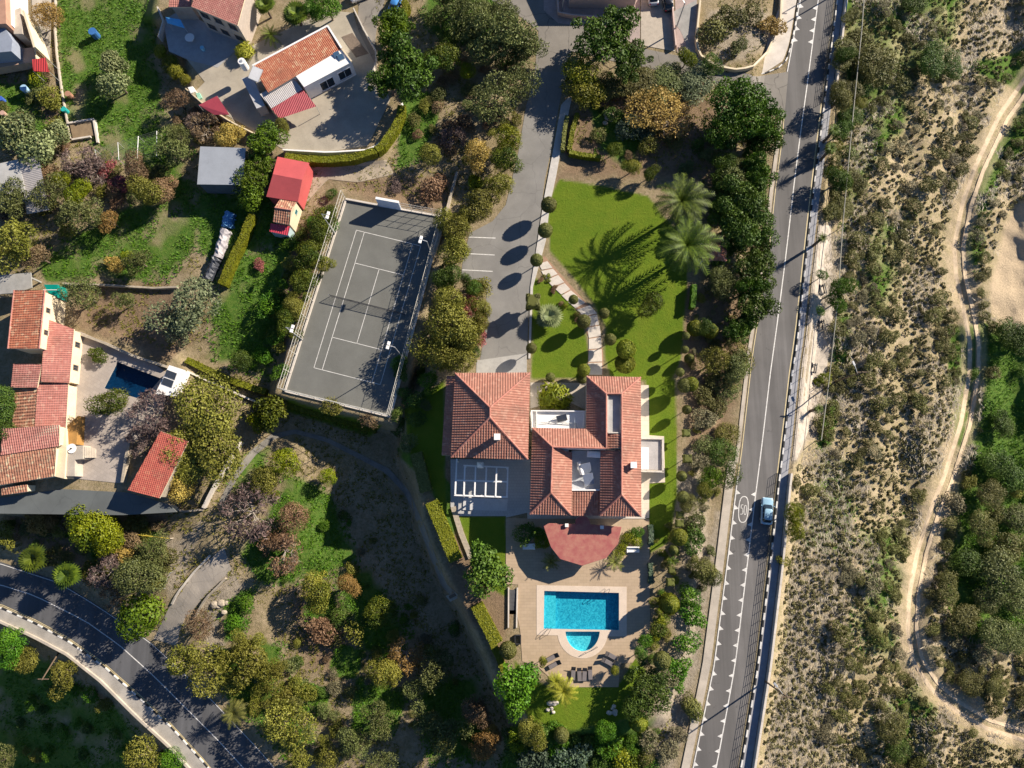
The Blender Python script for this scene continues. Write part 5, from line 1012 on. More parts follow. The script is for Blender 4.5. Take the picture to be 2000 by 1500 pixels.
def plant(kind, col, px, py, rp, h=None, var=None, name=None, cat=None, label=None, group=None, sq=1.0):
    """one plant: crown centre seen at plan point (px,py), crown radius rp in plan points"""
    zg = float(hz(px, py)); sc_ = F / HC * .97; r = rp / sc_
    bush = kind in ('bush', 'spiky')
    if h is None: h = {'bush': 1.35 * r, 'spiky': 1.5 * r, 'date': 6.5, 'fan': 2.2 * r, 'cycad': 1.1 * r, 'bare': 1.8 * r}.get(kind, 1.55 * r + 1.7)
    if px > 1660 and not bush and kind != 'date': h = 1.25 * r + .3
    elif 800 < px < 1030 and 400 < py < 735 and not bush: h *= 1.35
    hc = h * (.45 if bush else .62)
    x, y, _ = P(px, py, zg + hc)
    zg = ground_at(x, y, zg) - (.12 if not bush else .05)
    var = random.randrange(3) if var is None else var
    rz = random.random() * 6.28
    nm = name or {'date': 'date_palm', 'fan': 'fan_palm', 'cycad': 'cycad', 'bush': {'scrub': 'scrub_shrub', 'greyscrub': 'scrub_shrub', 'olive': 'olive_bush', 'yolive': 'olive_bush', 'brown': 'withered_shrub', 'rust': 'withered_shrub', 'purple': 'withered_shrub', 'citrus': 'citrus_bush', 'carob': 'evergreen_bush'}.get(col, 'garden_shrub'), 'spiky': 'spiky_shrub', 'bare': 'bare_tree'}.get(kind, 'tree'); ct = cat or {'date': 'palm', 'fan': 'palm', 'cycad': 'palm', 'bush': nm.replace('_', ' '), 'spiky': 'shrub'}.get(kind, 'tree')
    word = {'date': 'date palm with long feathery fronds', 'fan': 'fan palm', 'cycad': 'low spreading cycad', 'bush': 'shrub', 'spiky': 'spiky leaved plant', 'bare': 'nearly bare twiggy tree', 'pine': 'pine with clumped foliage', 'dense': 'tree with tight rounded crown', 'sparse': 'thin crowned tree', 'airy': 'tree with feathery crown', 'broad': 'broad leaved tree', 'round': 'bushy tree'}[kind]
    size = '' if bush or kind in ('date', 'fan', 'cycad') else ('small ' if rp < 24 else 'large ' if rp > 44 else '')
    lb = label or f'{size}{DESC[col]} {word} {zone(px, py)}'
    gp = group or f'{DESC[col]} {ct}s {zone(px, py)}'
    if bush:
        cm, _ = tree_mesh(kind, var); key = (kind, var, 'b')
        o = bpy.data.objects.new(nm, cm); COL.objects.link(o); o.location = (x, y, zg - .25 * h / 2); o.scale = (r * 1.08, r * 1.08 * sq, h / 2.0); o.rotation_euler = (0, 0, rz)
        o.material_slots[0].link = 'OBJECT'; o.material_slots[0].material = LEAF[col]; return tag(o, lb, ct, gp)
    o = thing(nm, (x, y, zg), lb, ct, gp, rz)
    if kind in ('date', 'fan', 'cycad'):
        cm, tm = palm_mesh(kind, var % 2); part = 'fronds'; th = h - r * .25
        t = bpy.data.objects.new('trunk', tm); c = bpy.data.objects.new(part, cm); t.scale = (2.6 if kind == 'date' else .9 * r, 2.6 if kind == 'date' else .9 * r, th * .97); c.scale = (r * 1.0, r * 1.0, r * 1.0); c.location = (0, 0, th - r)
    else:
        cm, tm = twig_mesh(var) if kind == 'bare' else tree_mesh(kind, var); t = bpy.data.objects.new('trunk', tm); c = bpy.data.objects.new('crown', cm); t.scale = c.scale = (r * 1.05, r * 1.05 * sq, h / 2.0)
    for q in (t, c): COL.objects.link(q); q.parent = o
    c.material_slots[0].link = 'OBJECT'; c.material_slots[0].material = LEAF[col]; return o
def topiary(shape, col, px, py, rp, stem, label=None):
    zg = float(hz(px, py)); r = rp / 12.2; hc = stem + r; x, y, _ = P(px, py, zg + hc); zg = ground_at(x, y, zg) - .1
    wd = {'ball': 'clipped ball topiary tree', 'egg': 'clipped egg shaped topiary tree', 'cube': 'clipped square topiary tree', 'umbrella': 'flat clipped umbrella topiary'}[shape]; z = zone(px, py)
    if x < P(1100, 0)[0] and py < 735 and px < 1085: z = 'lining the villa drive'
    elif px > 1300: z = 'along the lawn edge'
    sz = 'tiny ' if rp < 8.5 else 'big ' if rp > 14.5 else ''
    o = thing('topiary_tree', (x, y, zg), label or f'{sz}{DESC[col]} {wd} {z}', 'tree', f'{wd}s {z}'); me, tm = clip_mesh(shape)
    c = bpy.data.objects.new('crown', me); t = bpy.data.objects.new('trunk', tm)
    for q in (c, t): COL.objects.link(q); q.parent = o
    c.scale = (r, r, r); c.location = (0, 0, stem + r - 1.6 * r + .1); t.scale = (max(.7, r), max(.7, r), (stem + .4)); c.material_slots[0].link = 'OBJECT'; c.material_slots[0].material = LEAF[col]
def hedge(pts, wpx, h, label, col='hedge', seg=24):
    w = wpx / 12.2; q = lerpline(pts, seg); W = np.array([G(a, b) for a, b in q]); W[:, :2] = [P(a, b, z + h)[:2] for (a, b), z in zip(q, W[:, 2])]; W[:, 2] = [ground_at(x, y, z) for x, y, z in W]
    rng = np.random.default_rng(int(pts[0][0] * 7 + pts[0][1])); L = np.r_[0, np.cumsum(np.linalg.norm(np.diff(W, axis=0), axis=1))]; n = int(L[-1] * (w + 2 * h) * 42)
    tn = np.gradient(W, axis=0); tn[:, 2] = 0; tn /= np.linalg.norm(tn, axis=1)[:, None]; S = np.stack((-tn[:, 1], tn[:, 0], np.zeros(len(tn))), -1)
    s = rng.random(n) * L[-1]; ip = lambda A_: np.stack([np.interp(s, L, A_[:, k]) for k in range(3)], -1)
    c, sd = ip(W), ip(S); f = rng.random(n) * (w + 2 * h); top = f < w; k = np.where(top, f - w / 2, np.where(f < w + h, -w / 2, w / 2)); zz_ = np.where(top, h, np.where(f < w + h, f - w, f - w - h))
    p = c + sd * k[:, None] + np.stack((0 * k, 0 * k, zz_), -1) + rng.normal(size=(n, 3)) * .03; nr = np.where(top[:, None], (0, 0, 1.), sd * np.sign(k)[:, None]) + rand_unit(rng, n) * .5; nr /= np.linalg.norm(nr, axis=1)[:, None]
    V, T = leaf_quads(p, nr, .07 + .05 * rng.random(n), 1.2, np.clip(.45 + .3 * rng.normal(size=n), 0, 1), rng)
    o = thing('clipped_hedge', W[0], label, 'hedge'); me = mesh_np('foliage', V - ORG[o.name], np.arange(len(V)), 4, {'tint': ('FLOAT', T)}); me.materials.append(LEAF[col]); fo = bpy.data.objects.new('foliage', me); link(fo, o); fo['kind'] = 'stuff'
    m = MB()
    for i in range(len(W) - 1): m.beam(W[i] + (0, 0, h - .03), W[i + 1] + (0, 0, h - .03), w - .06, h + .2)
    b = m.build('clipped_body', LEAF[col], o); a = b.data.attributes.new('tint', 'FLOAT', 'POINT'); a.data.foreach_set('value', np.full(len(b.data.vertices), .5, np.float32))
hedge([(784, 205), (782, 225), (768, 252), (745, 285), (735, 292)], 16, 1.6, 'tall clipped yellow green hedge outside the curving farm yard wall'); hedge([(735, 293), (690, 305), (640, 309), (600, 308), (555, 304)], 15, 1.5, 'long clipped yellow green hedge above the dirt drive'); hedge([(788, 0), (795, 12), (782, 35)], 14, 1.4, 'short clipped hedge by the blue parked car')
hedge([(490, 418), (478, 455), (455, 500), (432, 555)], 16, 1.6, 'clipped yellow green hedge beside the tarp covered woodpile'); hedge([(362, 702), (410, 725), (465, 748), (520, 766)], 12, 1.2, 'clipped hedge below the silver tree above a pale wall'); hedge([(1108, 225), (1102, 260), (1099, 292)], 8, 1.1, 'narrow clipped hedge beside the drive pavement', 'topiary', 10)
hedge([(1128, 220), (1118, 255), (1112, 292)], 9, 1.2, 'clipped hedge along the wild garden rising from the hedge corner', 'hedge', 10); hedge([(1112, 296), (1140, 302), (1174, 306)], 9, 1.2, 'clipped hedge along the wild garden turning above the dry wall', 'hedge', 10)
hedge([(842, 980), (855, 1010), (872, 1050), (890, 1095)], 24, 1.5, 'broad clipped hedge beside the shaded villa lawn'); hedge([(930, 1182), (948, 1215), (970, 1258)], 22, 1.5, 'broad clipped hedge below the steps near the pool terrace'); hedge([(964, 1262), (975, 1285), (986, 1314)], 12, 1.1, 'narrow clipped hedge end running past the round bush')
hedge([(566, 788), (620, 806), (680, 822), (735, 838)], 17, .7, 'low clipped green bank hedge behind the tennis court end', 'hedge'); hedge([(812, 885), (822, 920), (832, 960)], 22, 1.2, 'dark clipped hedge in the shade of the villa gable', 'topiary'); hedge([(1270, 1025), (1273, 1045), (1271, 1065)], 9, .8, 'grey green low hedge beside the villa corner', 'bluegreen', 8); hedge([(1270, 1100), (1272, 1120), (1271, 1140)], 8, .8, 'grey green low hedge beside the pool terrace edge', 'bluegreen', 8); hedge([(1357, 555), (1356, 580), (1353, 600)], 9, 1.5, 'short upright green hedge below the date palms', 'green', 8)
TREES = '''
round orange 92 25 30|broad fig 218 120 26|broad fig 225 158 32|broad fig 25 262 42|broad fig 75 282 40|broad fig 110 255 26|bush yolive 98 196 28|bush lime 70 148 22|bush brown 86 140 16|dense thuja 313 96 15 3|dense thuja 332 122 18 3.5|dense thuja 350 142 17 3.5|dense thuja 362 160 12 2.5|airy brown 346 196 26
bare brown 398 246 30|round gold 446 262 27|bare purple 380 238 20|bush pink 214 330 20|bush pink 240 362 24|round brown 264 326 28|round rust 318 370 28|round yolive 285 372 34|bare purple 148 312 34|bare purple 178 330 26|round lime 150 375 26|round lime 120 352 18|airy olive 335 292 38|airy olive 350 268 26|airy olive 24 388 38|airy olive 90 378 36|airy olive 155 418 38|airy yolive 32 470 50|airy brown 72 500 28|airy orange 212 430 22
pine brightpine 496 345 46 6|pine brightpine 517 278 38 6|dense brightpine 490 385 28 5|airy olive 266 508 26|bush gold 222 512 20|bush lime 246 505 14|airy silver 370 596 68 7|airy silver 345 640 34 5|airy olive 158 576 36|airy olive 242 586 22|round carob 4 790 34|round carob 0 840 28|bush citrus 190 690 19|round citrus 211 788 33|bare purple 288 806 38|bare purple 268 862 26
round yolive 400 800 62 7|round yolive 420 870 62 7|round yolive 372 905 48 5|round yolive 338 872 38 5.5|round gold 342 948 30|broad citrus 524 806 32|broad lime 505 822 20|round lime 558 900 28|round lime 641 930 17|round yolive 520 938 27|bare purple 478 1000 48|round rust 572 1005 28|bare rust 548 1078 38|round rust 540 1060 20|round lemon 617 1155 35|round orange 682 1142 22|round citrus 742 1192 30|sparse yolive 690 1240 22
bush rust 625 1224 30|round lemon 748 1315 30|bare orange 790 1280 30|airy olive 852 1310 36|airy olive 806 1345 22|airy olive 740 1408 32|airy olive 835 1412 32|airy olive 872 1440 38|airy olive 690 1450 30|airy yolive 642 1482 24|airy olive 740 1490 28|round orange 948 1455 28|round brown 930 1392 28|round gold 960 1425 16|bush carob 665 1200 22
bush orange 70 1026 26|bush orange 100 1022 20|round lime 178 1030 46|round lime 215 1055 30|round thuja 150 1015 24|fan palm 72 1090 34 4.5|fan palm 138 1122 34 4.5|bare purple 208 1118 30|bush brown 190 1130 22|round olive 272 1125 44|airy olive 300 1075 32|bush gold 246 1085 24|bare brown 216 1166 22|dense brightpine 267 1212 47 6|airy brown 388 1225 28|airy yolive 360 1290 40|airy yolive 400 1315 46|airy yolive 486 1300 44|airy yolive 560 1408 48|date cycad 462 1388 30 4|airy yolive 470 1255 24|bush green 480 1180 20
bush green 462 1215 20|airy yolive 130 1318 34|airy yolive 288 1472 40|round green 335 1490 24|round green 25 1262 34|round yolive 55 1290 26|airy olive 12 1480 26|bush green 180 1360 18|bush yolive 10 1050 26|round yolive 890 445 26|round yolive 905 425 20|round yolive 938 398 36|round yolive 890 492 28|round carob 874 540 26|round yolive 878 585 30|round yolive 880 632 42|airy yolive 848 690 42|round yolive 905 660 36|round yolive 890 705 34|bush pink 918 590 22|bush pink 938 655 18|bush yolive 932 560 24|bush pink 944 620 12
spiky lime 926 355 16|round yolive 975 358 27|round gold 932 300 30|round citrus 988 312 30|round lime 996 268 28|airy olive 960 195 50|airy olive 985 60 56|airy olive 1030 85 38|airy olive 1010 160 42|airy olive 925 40 44|airy olive 900 15 34|bush rust 960 88 18|pine brightpine 765 60 40 8|dense brightpine 775 35 26 7|pine pine 790 125 62 9|pine pine 760 150 42 8|round citrus 865 108 34|round lime 912 138 18|round yolive 842 298 22|bush rust 850 362 30|bush brown 880 250 24|bare purple 885 265 24|bush purple 776 362 14
round yolive 552 245 16|spiky ypalm 474 100 20|cycad palm 530 70 26|fan palm 580 30 36 4|fan palm 520 15 28 4|round green 640 12 30|round green 610 18 24|bush carob 650 378 13|round citrus 625 450 26|round citrus 600 495 28|round lemon 634 515 18|round citrus 590 545 24|round yolive 572 595 22|round citrus 558 625 22|bush green 520 600 26|bush pink 505 520 14|round citrus 645 420 18|bush green 545 655 20|bush yolive 545 780 18|bush yolive 650 798 20|bush brown 722 822 18|round carob 470 700 20
pine pine 1190 62 64 9|pine carob 1228 120 42 7|round thuja 1137 138 38 6|round thuja 1142 172 40 5.5|round scrub 1250 155 34 3|round scrub 1195 170 34 3|round olive 1300 158 42 3.2|round silver 1362 160 42 3.2|round lime 1342 112 20|airy carob 1392 122 24|airy gold 1285 212 54 5|bare orange 1310 230 40 4.5|bush rust 1204 188 11|bush bluegreen 1222 252 30|bush bluegreen 1260 262 20|round lemon 1234 325 18|round citrus 1272 336 16|bush yolive 1262 285 22|bush scrub 1165 262 18|round citrus 1200 290 16
pine pine 1445 205 56 9|pine pine 1482 235 42 8|pine pine 1500 270 34 7|pine pine 1420 250 40 8|pine carob 1450 385 48 8|pine pine 1478 340 36 8|pine carob 1432 430 46 8|pine carob 1470 455 42 7|airy olive 1440 355 36|date palm 1325 403 64 8.2|date palm 1336 488 68 8.2|fan fig 1072 618 33 2.6|round citrus 1272 596 26|pine carob 1478 525 40 7|pine pine 1475 600 40 7|pine pine 1448 640 30 6|airy olive 1418 560 30|airy yolive 1442 690 32 3.5|bush carob 1452 715 20|bush scrub 1395 745 22
airy olive 1428 760 26 3|bush scrub 1400 800 20|round yolive 1420 845 24 2.6|round carob 1412 880 28 3.2|round brightpine 1390 935 22|airy carob 1420 930 26|round yolive 1375 960 18|pine pine 1465 560 30 7|round carob 1375 640 20|broad jade 950 1115 40|broad jade 942 1090 28|broad green 1012 1335 37|broad green 1005 1370 28|pine carob 1265 1345 40 5|round carob 1240 1380 24|cycad cycad 1076 1096 20 1.6|cycad cycad 1200 1098 20 1.6|spiky lime 1085 772 27|spiky lime 1068 785 18|bush carob 1105 785 14
bush lime 1062 1060 16|bush green 1052 1040 14|bush carob 1030 1040 22|bush lime 1226 1050 15|bush green 1240 1040 14|bush lime 1215 1068 12|bush thuja 1208 1080 11|bush lime 1245 1055 13|date ypalm 1100 1348 30 3|date ypalm 1085 1330 20 2.5|round yolive 1040 1432 26|bush lime 1012 1440 22|bush green 1090 1470 28|bush bluegreen 1120 1490 38|bush green 1180 1450 28|bush lime 1215 1480 26|round green 1182 1425 18|bush lime 1150 1448 16|bush bluegreen 1050 1490 36|round thuja 1060 1293 9|round thuja 1200 1310 8
round jade 1252 1280 14|bush green 1258 1250 14|bush citrus 1290 1232 16|bush lime 1290 1210 14|cycad palm 1312 1095 13 1.6|bush green 1345 1160 22|bush green 1352 1205 26|bush green 1338 1255 24|bush green 1326 1308 26|bush green 1320 1335 18|round scrub 1372 1112 24|round olive 1388 1130 20|bush carob 1358 1050 26|bush olive 1362 1020 22|round scrub 1345 985 18|bush greyscrub 1300 1320 20|bush scrub 1345 1370 18|spiky cycad 1355 1387 17|bush greyscrub 1270 1440 22|bush greyscrub 1300 1470 22|bush scrub 1265 1480 18|bush greyscrub 1325 1430 16
bush scrub 1400 60 34|bush olive 1440 90 20|bush scrub 1420 30 34|bush gold 1505 48 28|bush scrub 1470 20 26|bush green 1405 70 12|bush olive 1370 870 20|bush greyscrub 1380 820 24|bush scrub 1375 780 22|bush greyscrub 1362 900 18
round lime 1548 1003 19 5|round lime 1551 1034 19 4.5|date palm 1622 262 15 4.5|date palm 1616 298 15 4.5|date palm 1600 470 13 4|date palm 1592 800 12 3.5|airy green 1604 540 12 3.5|airy green 1600 610 10 3|bush thuja 1528 1095 13|round scrub 1650 105 34 2.6|round scrub 1720 115 44 3|round scrub 1690 135 30 2.5|round scrub 1652 175 30 2.4|round carob 1636 352 26 5.5|bush lime 1630 335 17|round scrub 1670 350 28|round scrub 1648 405 26 2.2|round green 1645 560 24 5.5|round green 1635 590 20 4|bush lime 1608 738 15|bush lime 1596 745 9|bush olive 1660 300 20|round carob 1820 115 36|round carob 1855 130 30|round carob 1790 5 26
round scrub 1920 1030 30|round carob 1905 1105 38|round olive 1950 1120 46|round scrub 1970 1070 36|round scrub 1882 1212 32|round olive 1945 1235 34|round olive 1990 1170 36|round carob 1985 655 36|round carob 1950 910 34|round carob 1985 935 36|round scrub 1930 965 28|round scrub 1850 1150 28|round olive 1985 1010 34|round carob 1960 830 26|round scrub 1900 1340 24|round scrub 1945 1350 20|round scrub 1745 1420 28|round carob 1750 1465 24|round olive 1990 1250 26|round olive 1925 1175 26
'''
for ln in TREES.strip().split('\n'):
    for it in ln.split('|'):
        f = it.split(); plant(f[0], f[1], float(f[2]), float(f[3]), float(f[4]), float(f[5]) if len(f) > 5 else None)
for f in ('ball topiary 1072 400 15 1.6|ball topiary 1065 450 14 1.6|ball topiary 1048 508 12 1.4|cube topiary 1041 590 16 1.4|ball topiary 1038 680 10 1.4|ball topiary 1120 585 9 1.2|ball topiary 1140 628 13 1.4|ball topiary 1180 612 10 1.3|ball topiary 1192 663 11 1.4|umbrella ytopiary 1223 682 18 1.6|umbrella ytopiary 1221 710 19 .5|ball ytopiary 1140 723 12 1.2|ball topiary 1075 737 9 .4|ball topiary 1137 740 9 .3|'
          'ball topiary 1340 656 7 1.8|ball topiary 1338 683 7 1.8|ball topiary 1328 727 8 1.8|ball topiary 1337 753 13 1.5|ball ytopiary 1350 750 13 1.5|egg topiary 1342 800 8 1.4|cube topiary 1340 846 8 1.4|cube topiary 1342 896 9 1.4|egg topiary 1332 930 9 1.4|ball topiary 1334 971 11 1.2|cube topiary 1328 1006 8 1|cube topiary 1327 1022 8 1|ball ytopiary 1326 1049 15 2|cube topiary 1311 1113 7 1.2|cube topiary 1309 1137 8 1.2|egg ytopiary 1308 1180 17 1.6|ball topiary 1293 1290 15 2|egg ytopiary 1248 1412 15 1|ball topiary 992 1270 15 .4|ball topiary 1096 1434 13 .5|ball ytopiary 1357 641 15 .5|ball ytopiary 1388 647 14 .5|egg topiary 1347 700 9 .6|egg topiary 1316 1075 8 .8').split('|'):
    f = f.split(); topiary(f[0], f[1], float(f[2]), float(f[3]), float(f[4]), float(f[5]) * 1.2)

# undergrowth, one shrub at a time
def fill(poly, n, cols, r0, r1, kinds=('bush',), seed=0, keep=1.0):
    rg = random.Random(seed + n); xs = [q[0] for q in poly]; ys = [q[1] for q in poly]; got = []; k = 0
    while len(got) < n and k < n * 30:
        k += 1; x = rg.uniform(min(xs), max(xs)); y = rg.uniform(min(ys), max(ys)); r = rg.uniform(r0, r1)
        if not bool(inside(np.array(x), np.array(y), poly)) or any((x - a) ** 2 + (y - b) ** 2 < ((r + c) * .62) ** 2 for a, b, c in got): continue
        got.append((x, y, r)); plant(rg.choice(kinds), rg.choice(cols), x, y, r)
fill([(1115, 105), (1240, 130), (1400, 130), (1420, 330), (1330, 345), (1180, 290), (1150, 200)], 26, ('scrub', 'olive', 'citrus', 'brown', 'carob', 'scrub'), 8, 21, seed=1)
fill([(1365, 560), (1462, 540), (1435, 760), (1425, 900), (1400, 1000), (1370, 1200), (1325, 1340), (1350, 1000), (1352, 700)], 60, ('scrub', 'greyscrub', 'yolive', 'greyscrub', 'olive'), 5, 11, seed=2)
fill([(1405, 215), (1490, 225), (1492, 480), (1410, 545), (1400, 350)], 20, ('pine', 'carob', 'pine', 'olive'), 18, 30, ('round', 'pine'), seed=3)
fill([(1405, 560), (1470, 545), (1450, 720), (1425, 860), (1390, 800), (1400, 650)], 2, ('pine', 'carob', 'yolive', 'olive'), 20, 32, ('round', 'airy'), seed=30)
fill([(885, 345), (980, 330), (1030, 190), (1010, 120), (880, 120), (800, 250), (840, 340)], 34, ('olive', 'brown', 'rust', 'yolive', 'scrub'), 8, 18, seed=4)
fill([(865, -20), (1000, 20), (1030, 120), (930, 110), (850, 60)], 12, ('olive', 'carob', 'olive'), 20, 36, ('airy', 'round'), seed=5)
fill([(560, 480), (655, 395), (625, 520), (545, 740), (500, 690)], 34, ('citrus', 'yolive', 'green', 'citrus'), 10, 22, seed=6)
fill([(868, 425), (905, 430), (895, 540), (945, 560), (945, 690), (840, 715), (858, 560)], 24, ('yolive', 'carob', 'yolive'), 12, 26, ('round', 'bush'), seed=7)
fill([(-10, 170), (110, 175), (135, 300), (350, 330), (340, 400), (120, 470), (-10, 540)], 46, ('olive', 'brown', 'yolive', 'scrub', 'rust'), 10, 22, seed=8)
fill([(0, 1012), (330, 1012), (330, 1150), (210, 1140), (60, 1070)], 30, ('olive', 'brown', 'yolive', 'scrub', 'carob'), 10, 24, seed=9)
fill([(410, 1250), (520, 1250), (720, 1470), (600, 1500), (440, 1360)], 30, ('yolive', 'olive', 'scrub', 'yolive'), 12, 28, ('airy', 'bush'), seed=10)
fill([(470, 960), (640, 960), (880, 1180), (980, 1480), (700, 1490), (520, 1200)], 44, ('scrub', 'brown', 'carob', 'green', 'greyscrub', 'yolive'), 6, 16, seed=11)
fill([(985, 1430), (1290, 1425), (1290, 1500), (985, 1500)], 30, ('green', 'carob', 'lime', 'carob'), 10, 22, seed=12)
fill([(1280, 1025), (1335, 1025), (1300, 1300), (1274, 1290)], 24, ('lime', 'green', 'yolive', 'scrub'), 6, 11, seed=13)
fill([(1905, 640), (2010, 640), (2010, 1270), (1860, 1250), (1900, 900)], 16, ('scrub', 'yolive', 'green', 'green'), 10, 20, ('bush',), seed=14)
fill([(380, 205), (480, 255), (400, 288), (330, 250), (340, 215)], 12, ('brown', 'yolive', 'gold', 'scrub'), 10, 18, seed=15)
fill([(1655, 20), (1690, 20), (1740, 130), (1690, 200), (1660, 250), (1640, 420), (1625, 280)], 14, ('scrub', 'scrub', 'carob', 'yolive'), 14, 28, ('bush', 'round'), seed=16)
fill([(780, 700), (850, 720), (850, 780), (800, 900), (770, 850)], 14, ('carob', 'olive', 'green'), 10, 20, seed=17)
fill([(20, 1240), (120, 1300), (330, 1480), (20, 1490)], 20, ('green', 'yolive', 'carob'), 10, 18, seed=18)
fill([(1040, 505), (1060, 520), (1130, 610), (1140, 660), (1120, 620), (1050, 545)], 10, ('lime', 'rust', 'yolive'), 4, 7, seed=19)
# scrub on the slope: the larger bushes one by one, the small ones as one mass
XW = lambda y: np.interp(y, [q[1] for q in WAL], [q[0] for q in WAL])
HOLLOW = [(1925, 640), (2100, 640), (2100, 1290), (1930, 1275), (1850, 1230), (1835, 1150), (1870, 1000), (1915, 850)]
def scrub():
    rg = np.random.default_rng(5); n = 26000; x = rg.uniform(1480, 2030, n); y = rg.uniform(-30, 1530, n); w = XW(y)
    ok = (x > w + 16) & ~((y > 430) & (y < 900) & (x < w + 62)) & (segdist(x, y, TRACK, False) > 30) & (polydist(x, y, SAND) > 12) & (polydist(x, y, HOLLOW) > 0) & (rg.random(n) < .25 + 1.5 * fbm(x, y, 55, 33) ** 1.5)
    big = (fbm(x, y, 120, 31) > .40) & ~((x < w + 130) & (y > 1000)) & (rg.random(n) < .6); r = np.where(big, 7 + 10 * rg.random(n) ** 1.8, rg.uniform(2.2, 6.8, n)); x, y, r = x[ok], y[ok], r[ok]
    kx = np.zeros(len(x)); ky = kx.copy(); kr = kx.copy(); m = 0
    for i in range(len(x)):
        if m and np.any((kx[:m] - x[i]) ** 2 + (ky[:m] - y[i]) ** 2 < ((kr[:m] + r[i]) * .84) ** 2): continue
        kx[m], ky[m], kr[m] = x[i], y[i], r[i]; m += 1
    pts = [(float(kx[i]), float(ky[i]), float(kr[i])) for i in range(m)]
    pts.sort(key=lambda q: -q[2]); bigs = pts[:295]; small = pts[295:]
    for x, y, r in bigs:
        g = float(fbm(x, y, 70, 90)); col = 'greyscrub' if g > .62 else 'scrub'
        lb = 'grey dried scrub bush on the stony slope beyond the road parapet' if col == 'greyscrub' else 'low olive brown scrub bush on the stony slope beyond the road parapet'
        plant('bush', col, x, y, r * 1.3, 1.7 * r / 12, label=lb, group='scrub bushes on the stony slope', name='scrub_bush', cat='scrub bush')
    V = []; T = []; r2 = np.random.default_rng(8)
    for x, y, r in small:
        n = 46; rr = r / 12; c = G(x, y, .3 * rr); d = rand_unit(r2, n); d[:, 2] = np.abs(d[:, 2]); v, t = leaf_quads(c + d * rr * (.6 + .4 * r2.random(n))[:, None] * (1, 1, .8), rand_unit(r2, n), np.full(n, .09), 1.8, np.clip(r2.random() * .7 + .3 * r2.random(n), 0, 1), r2); V.append(v); T.append(t)
    V = np.concatenate(V); me = mesh_np('small_scrub', V, np.arange(len(V)), 4, {'tint': ('FLOAT', np.concatenate(T))}); me.materials.append(leafmat('smallscrub', (.08, .08, .025), (.31, .28, .12))); o = bpy.data.objects.new('small_scrub', me); COL.objects.link(o); tag(o, 'small scrub and dry tufts scattered over the stony slope', 'scrub', kind='stuff')
scrub()
def tufts(name, n, accept, col, size, hgt, label, cat, seed, blades=5, thin=.22, lie=None):
    rng = np.random.default_rng(seed); x = rng.uniform(-40, 2040, n); y = rng.uniform(-40, 1540, n); k = accept(x, y, rng); x, y = x[k], y[k]
    z = hz(x, y); c = P(x, y, z); m = len(x); nb = blades; cc = np.repeat(c, nb, 0); s = size * (.5 + rng.random(m * nb)); a = rng.random(m * nb) * 6.283 if lie is None else lie + rng.normal(size=m * nb) * .5 + math.pi * (rng.random(m * nb) < .3); o = np.stack((np.cos(a), np.sin(a), 0 * a), -1)
    base = cc + o * (s * .25)[:, None]; side = np.stack((-np.sin(a), np.cos(a), 0 * a), -1) * (s * thin)[:, None]; tip = base + o * s[:, None] * .8 + np.stack((0 * a, 0 * a, hgt * (.5 + rng.random(m * nb))), -1)
    V = np.stack((base - side, base + side, tip + side * .3, tip - side * .3), 1).reshape(-1, 3); T = np.repeat(np.clip(np.repeat(rng.random(m), nb) * .6 + .4 * rng.random(m * nb), 0, 1), 4)
    me = mesh_np(name, V, np.arange(len(V)), 4, {'tint': ('FLOAT', T)}); me.materials.append(LEAF[col]); ob = bpy.data.objects.new(name, me); COL.objects.link(ob); tag(ob, label, cat, kind='stuff')
def near(polys, x, y, d=0):
    r = np.zeros(np.shape(x), bool)
    for p, f in polys: r |= polydist(x, y, p) < d + f * .3
    return r
XW = lambda y: np.interp(y, [q[1] for q in WAL], [q[0] for q in WAL])
PATHS = DRV_A + DRV_B[::-1]
free = lambda x, y: (_bil(PWG, x, y) < .35) & (polydist(x, y, PATHS) > 1) & (segdist(x, y, [(432, 988), (470, 922), (537, 855), (577, 845), (640, 862), (697, 890), (756, 920), (796, 963), (825, 1033), (848, 1093), (868, 1145), (890, 1166)], False) > 8)
tufts('green_ground_cover', 140000, lambda x, y, r: (near(GRASS, x, y) | (polydist(x, y, HOLLOW) <= 0)) & ((x < XW(y)) | (polydist(x, y, HOLLOW) <= 0) | (r.random(len(x)) < .45)) & free(x, y) & (fbm(x, y, 40, 61) > .38) & (segdist(x, y, TRACK, False) > 26), 'green', .24, .2, 'fresh green weeds and clover covering the fields', 'ground cover', 21)
tufts('straw_tufts', 170000, lambda x, y, r: free(x, y) & (polydist(x, y, HOLLOW) > 0) & (x > XW(y) + 12) & (segdist(x, y, TRACK, False) > 20) & (polydist(x, y, SAND) > 8) & ((fbm(x, y, 60, 71) > .52) | (y > 980) & (x < XW(y) + 120 + 60 * fbm(x, y, 90, 72))), 'straw', .75, .16, 'pale dry reeds and straw tufts on the slope beyond the parapet', 'dry grass', 22, 5, .055, 1.45)
tufts('dry_weeds', 70000, lambda x, y, r: free(x, y) & (x < XW(y) - 40) & ~near(GRASS, x, y) & (fbm(x, y, 50, 75) > .42), 'yolive', .26, .16, 'dry weeds scattered over the garden soil and orchard', 'weeds', 23)
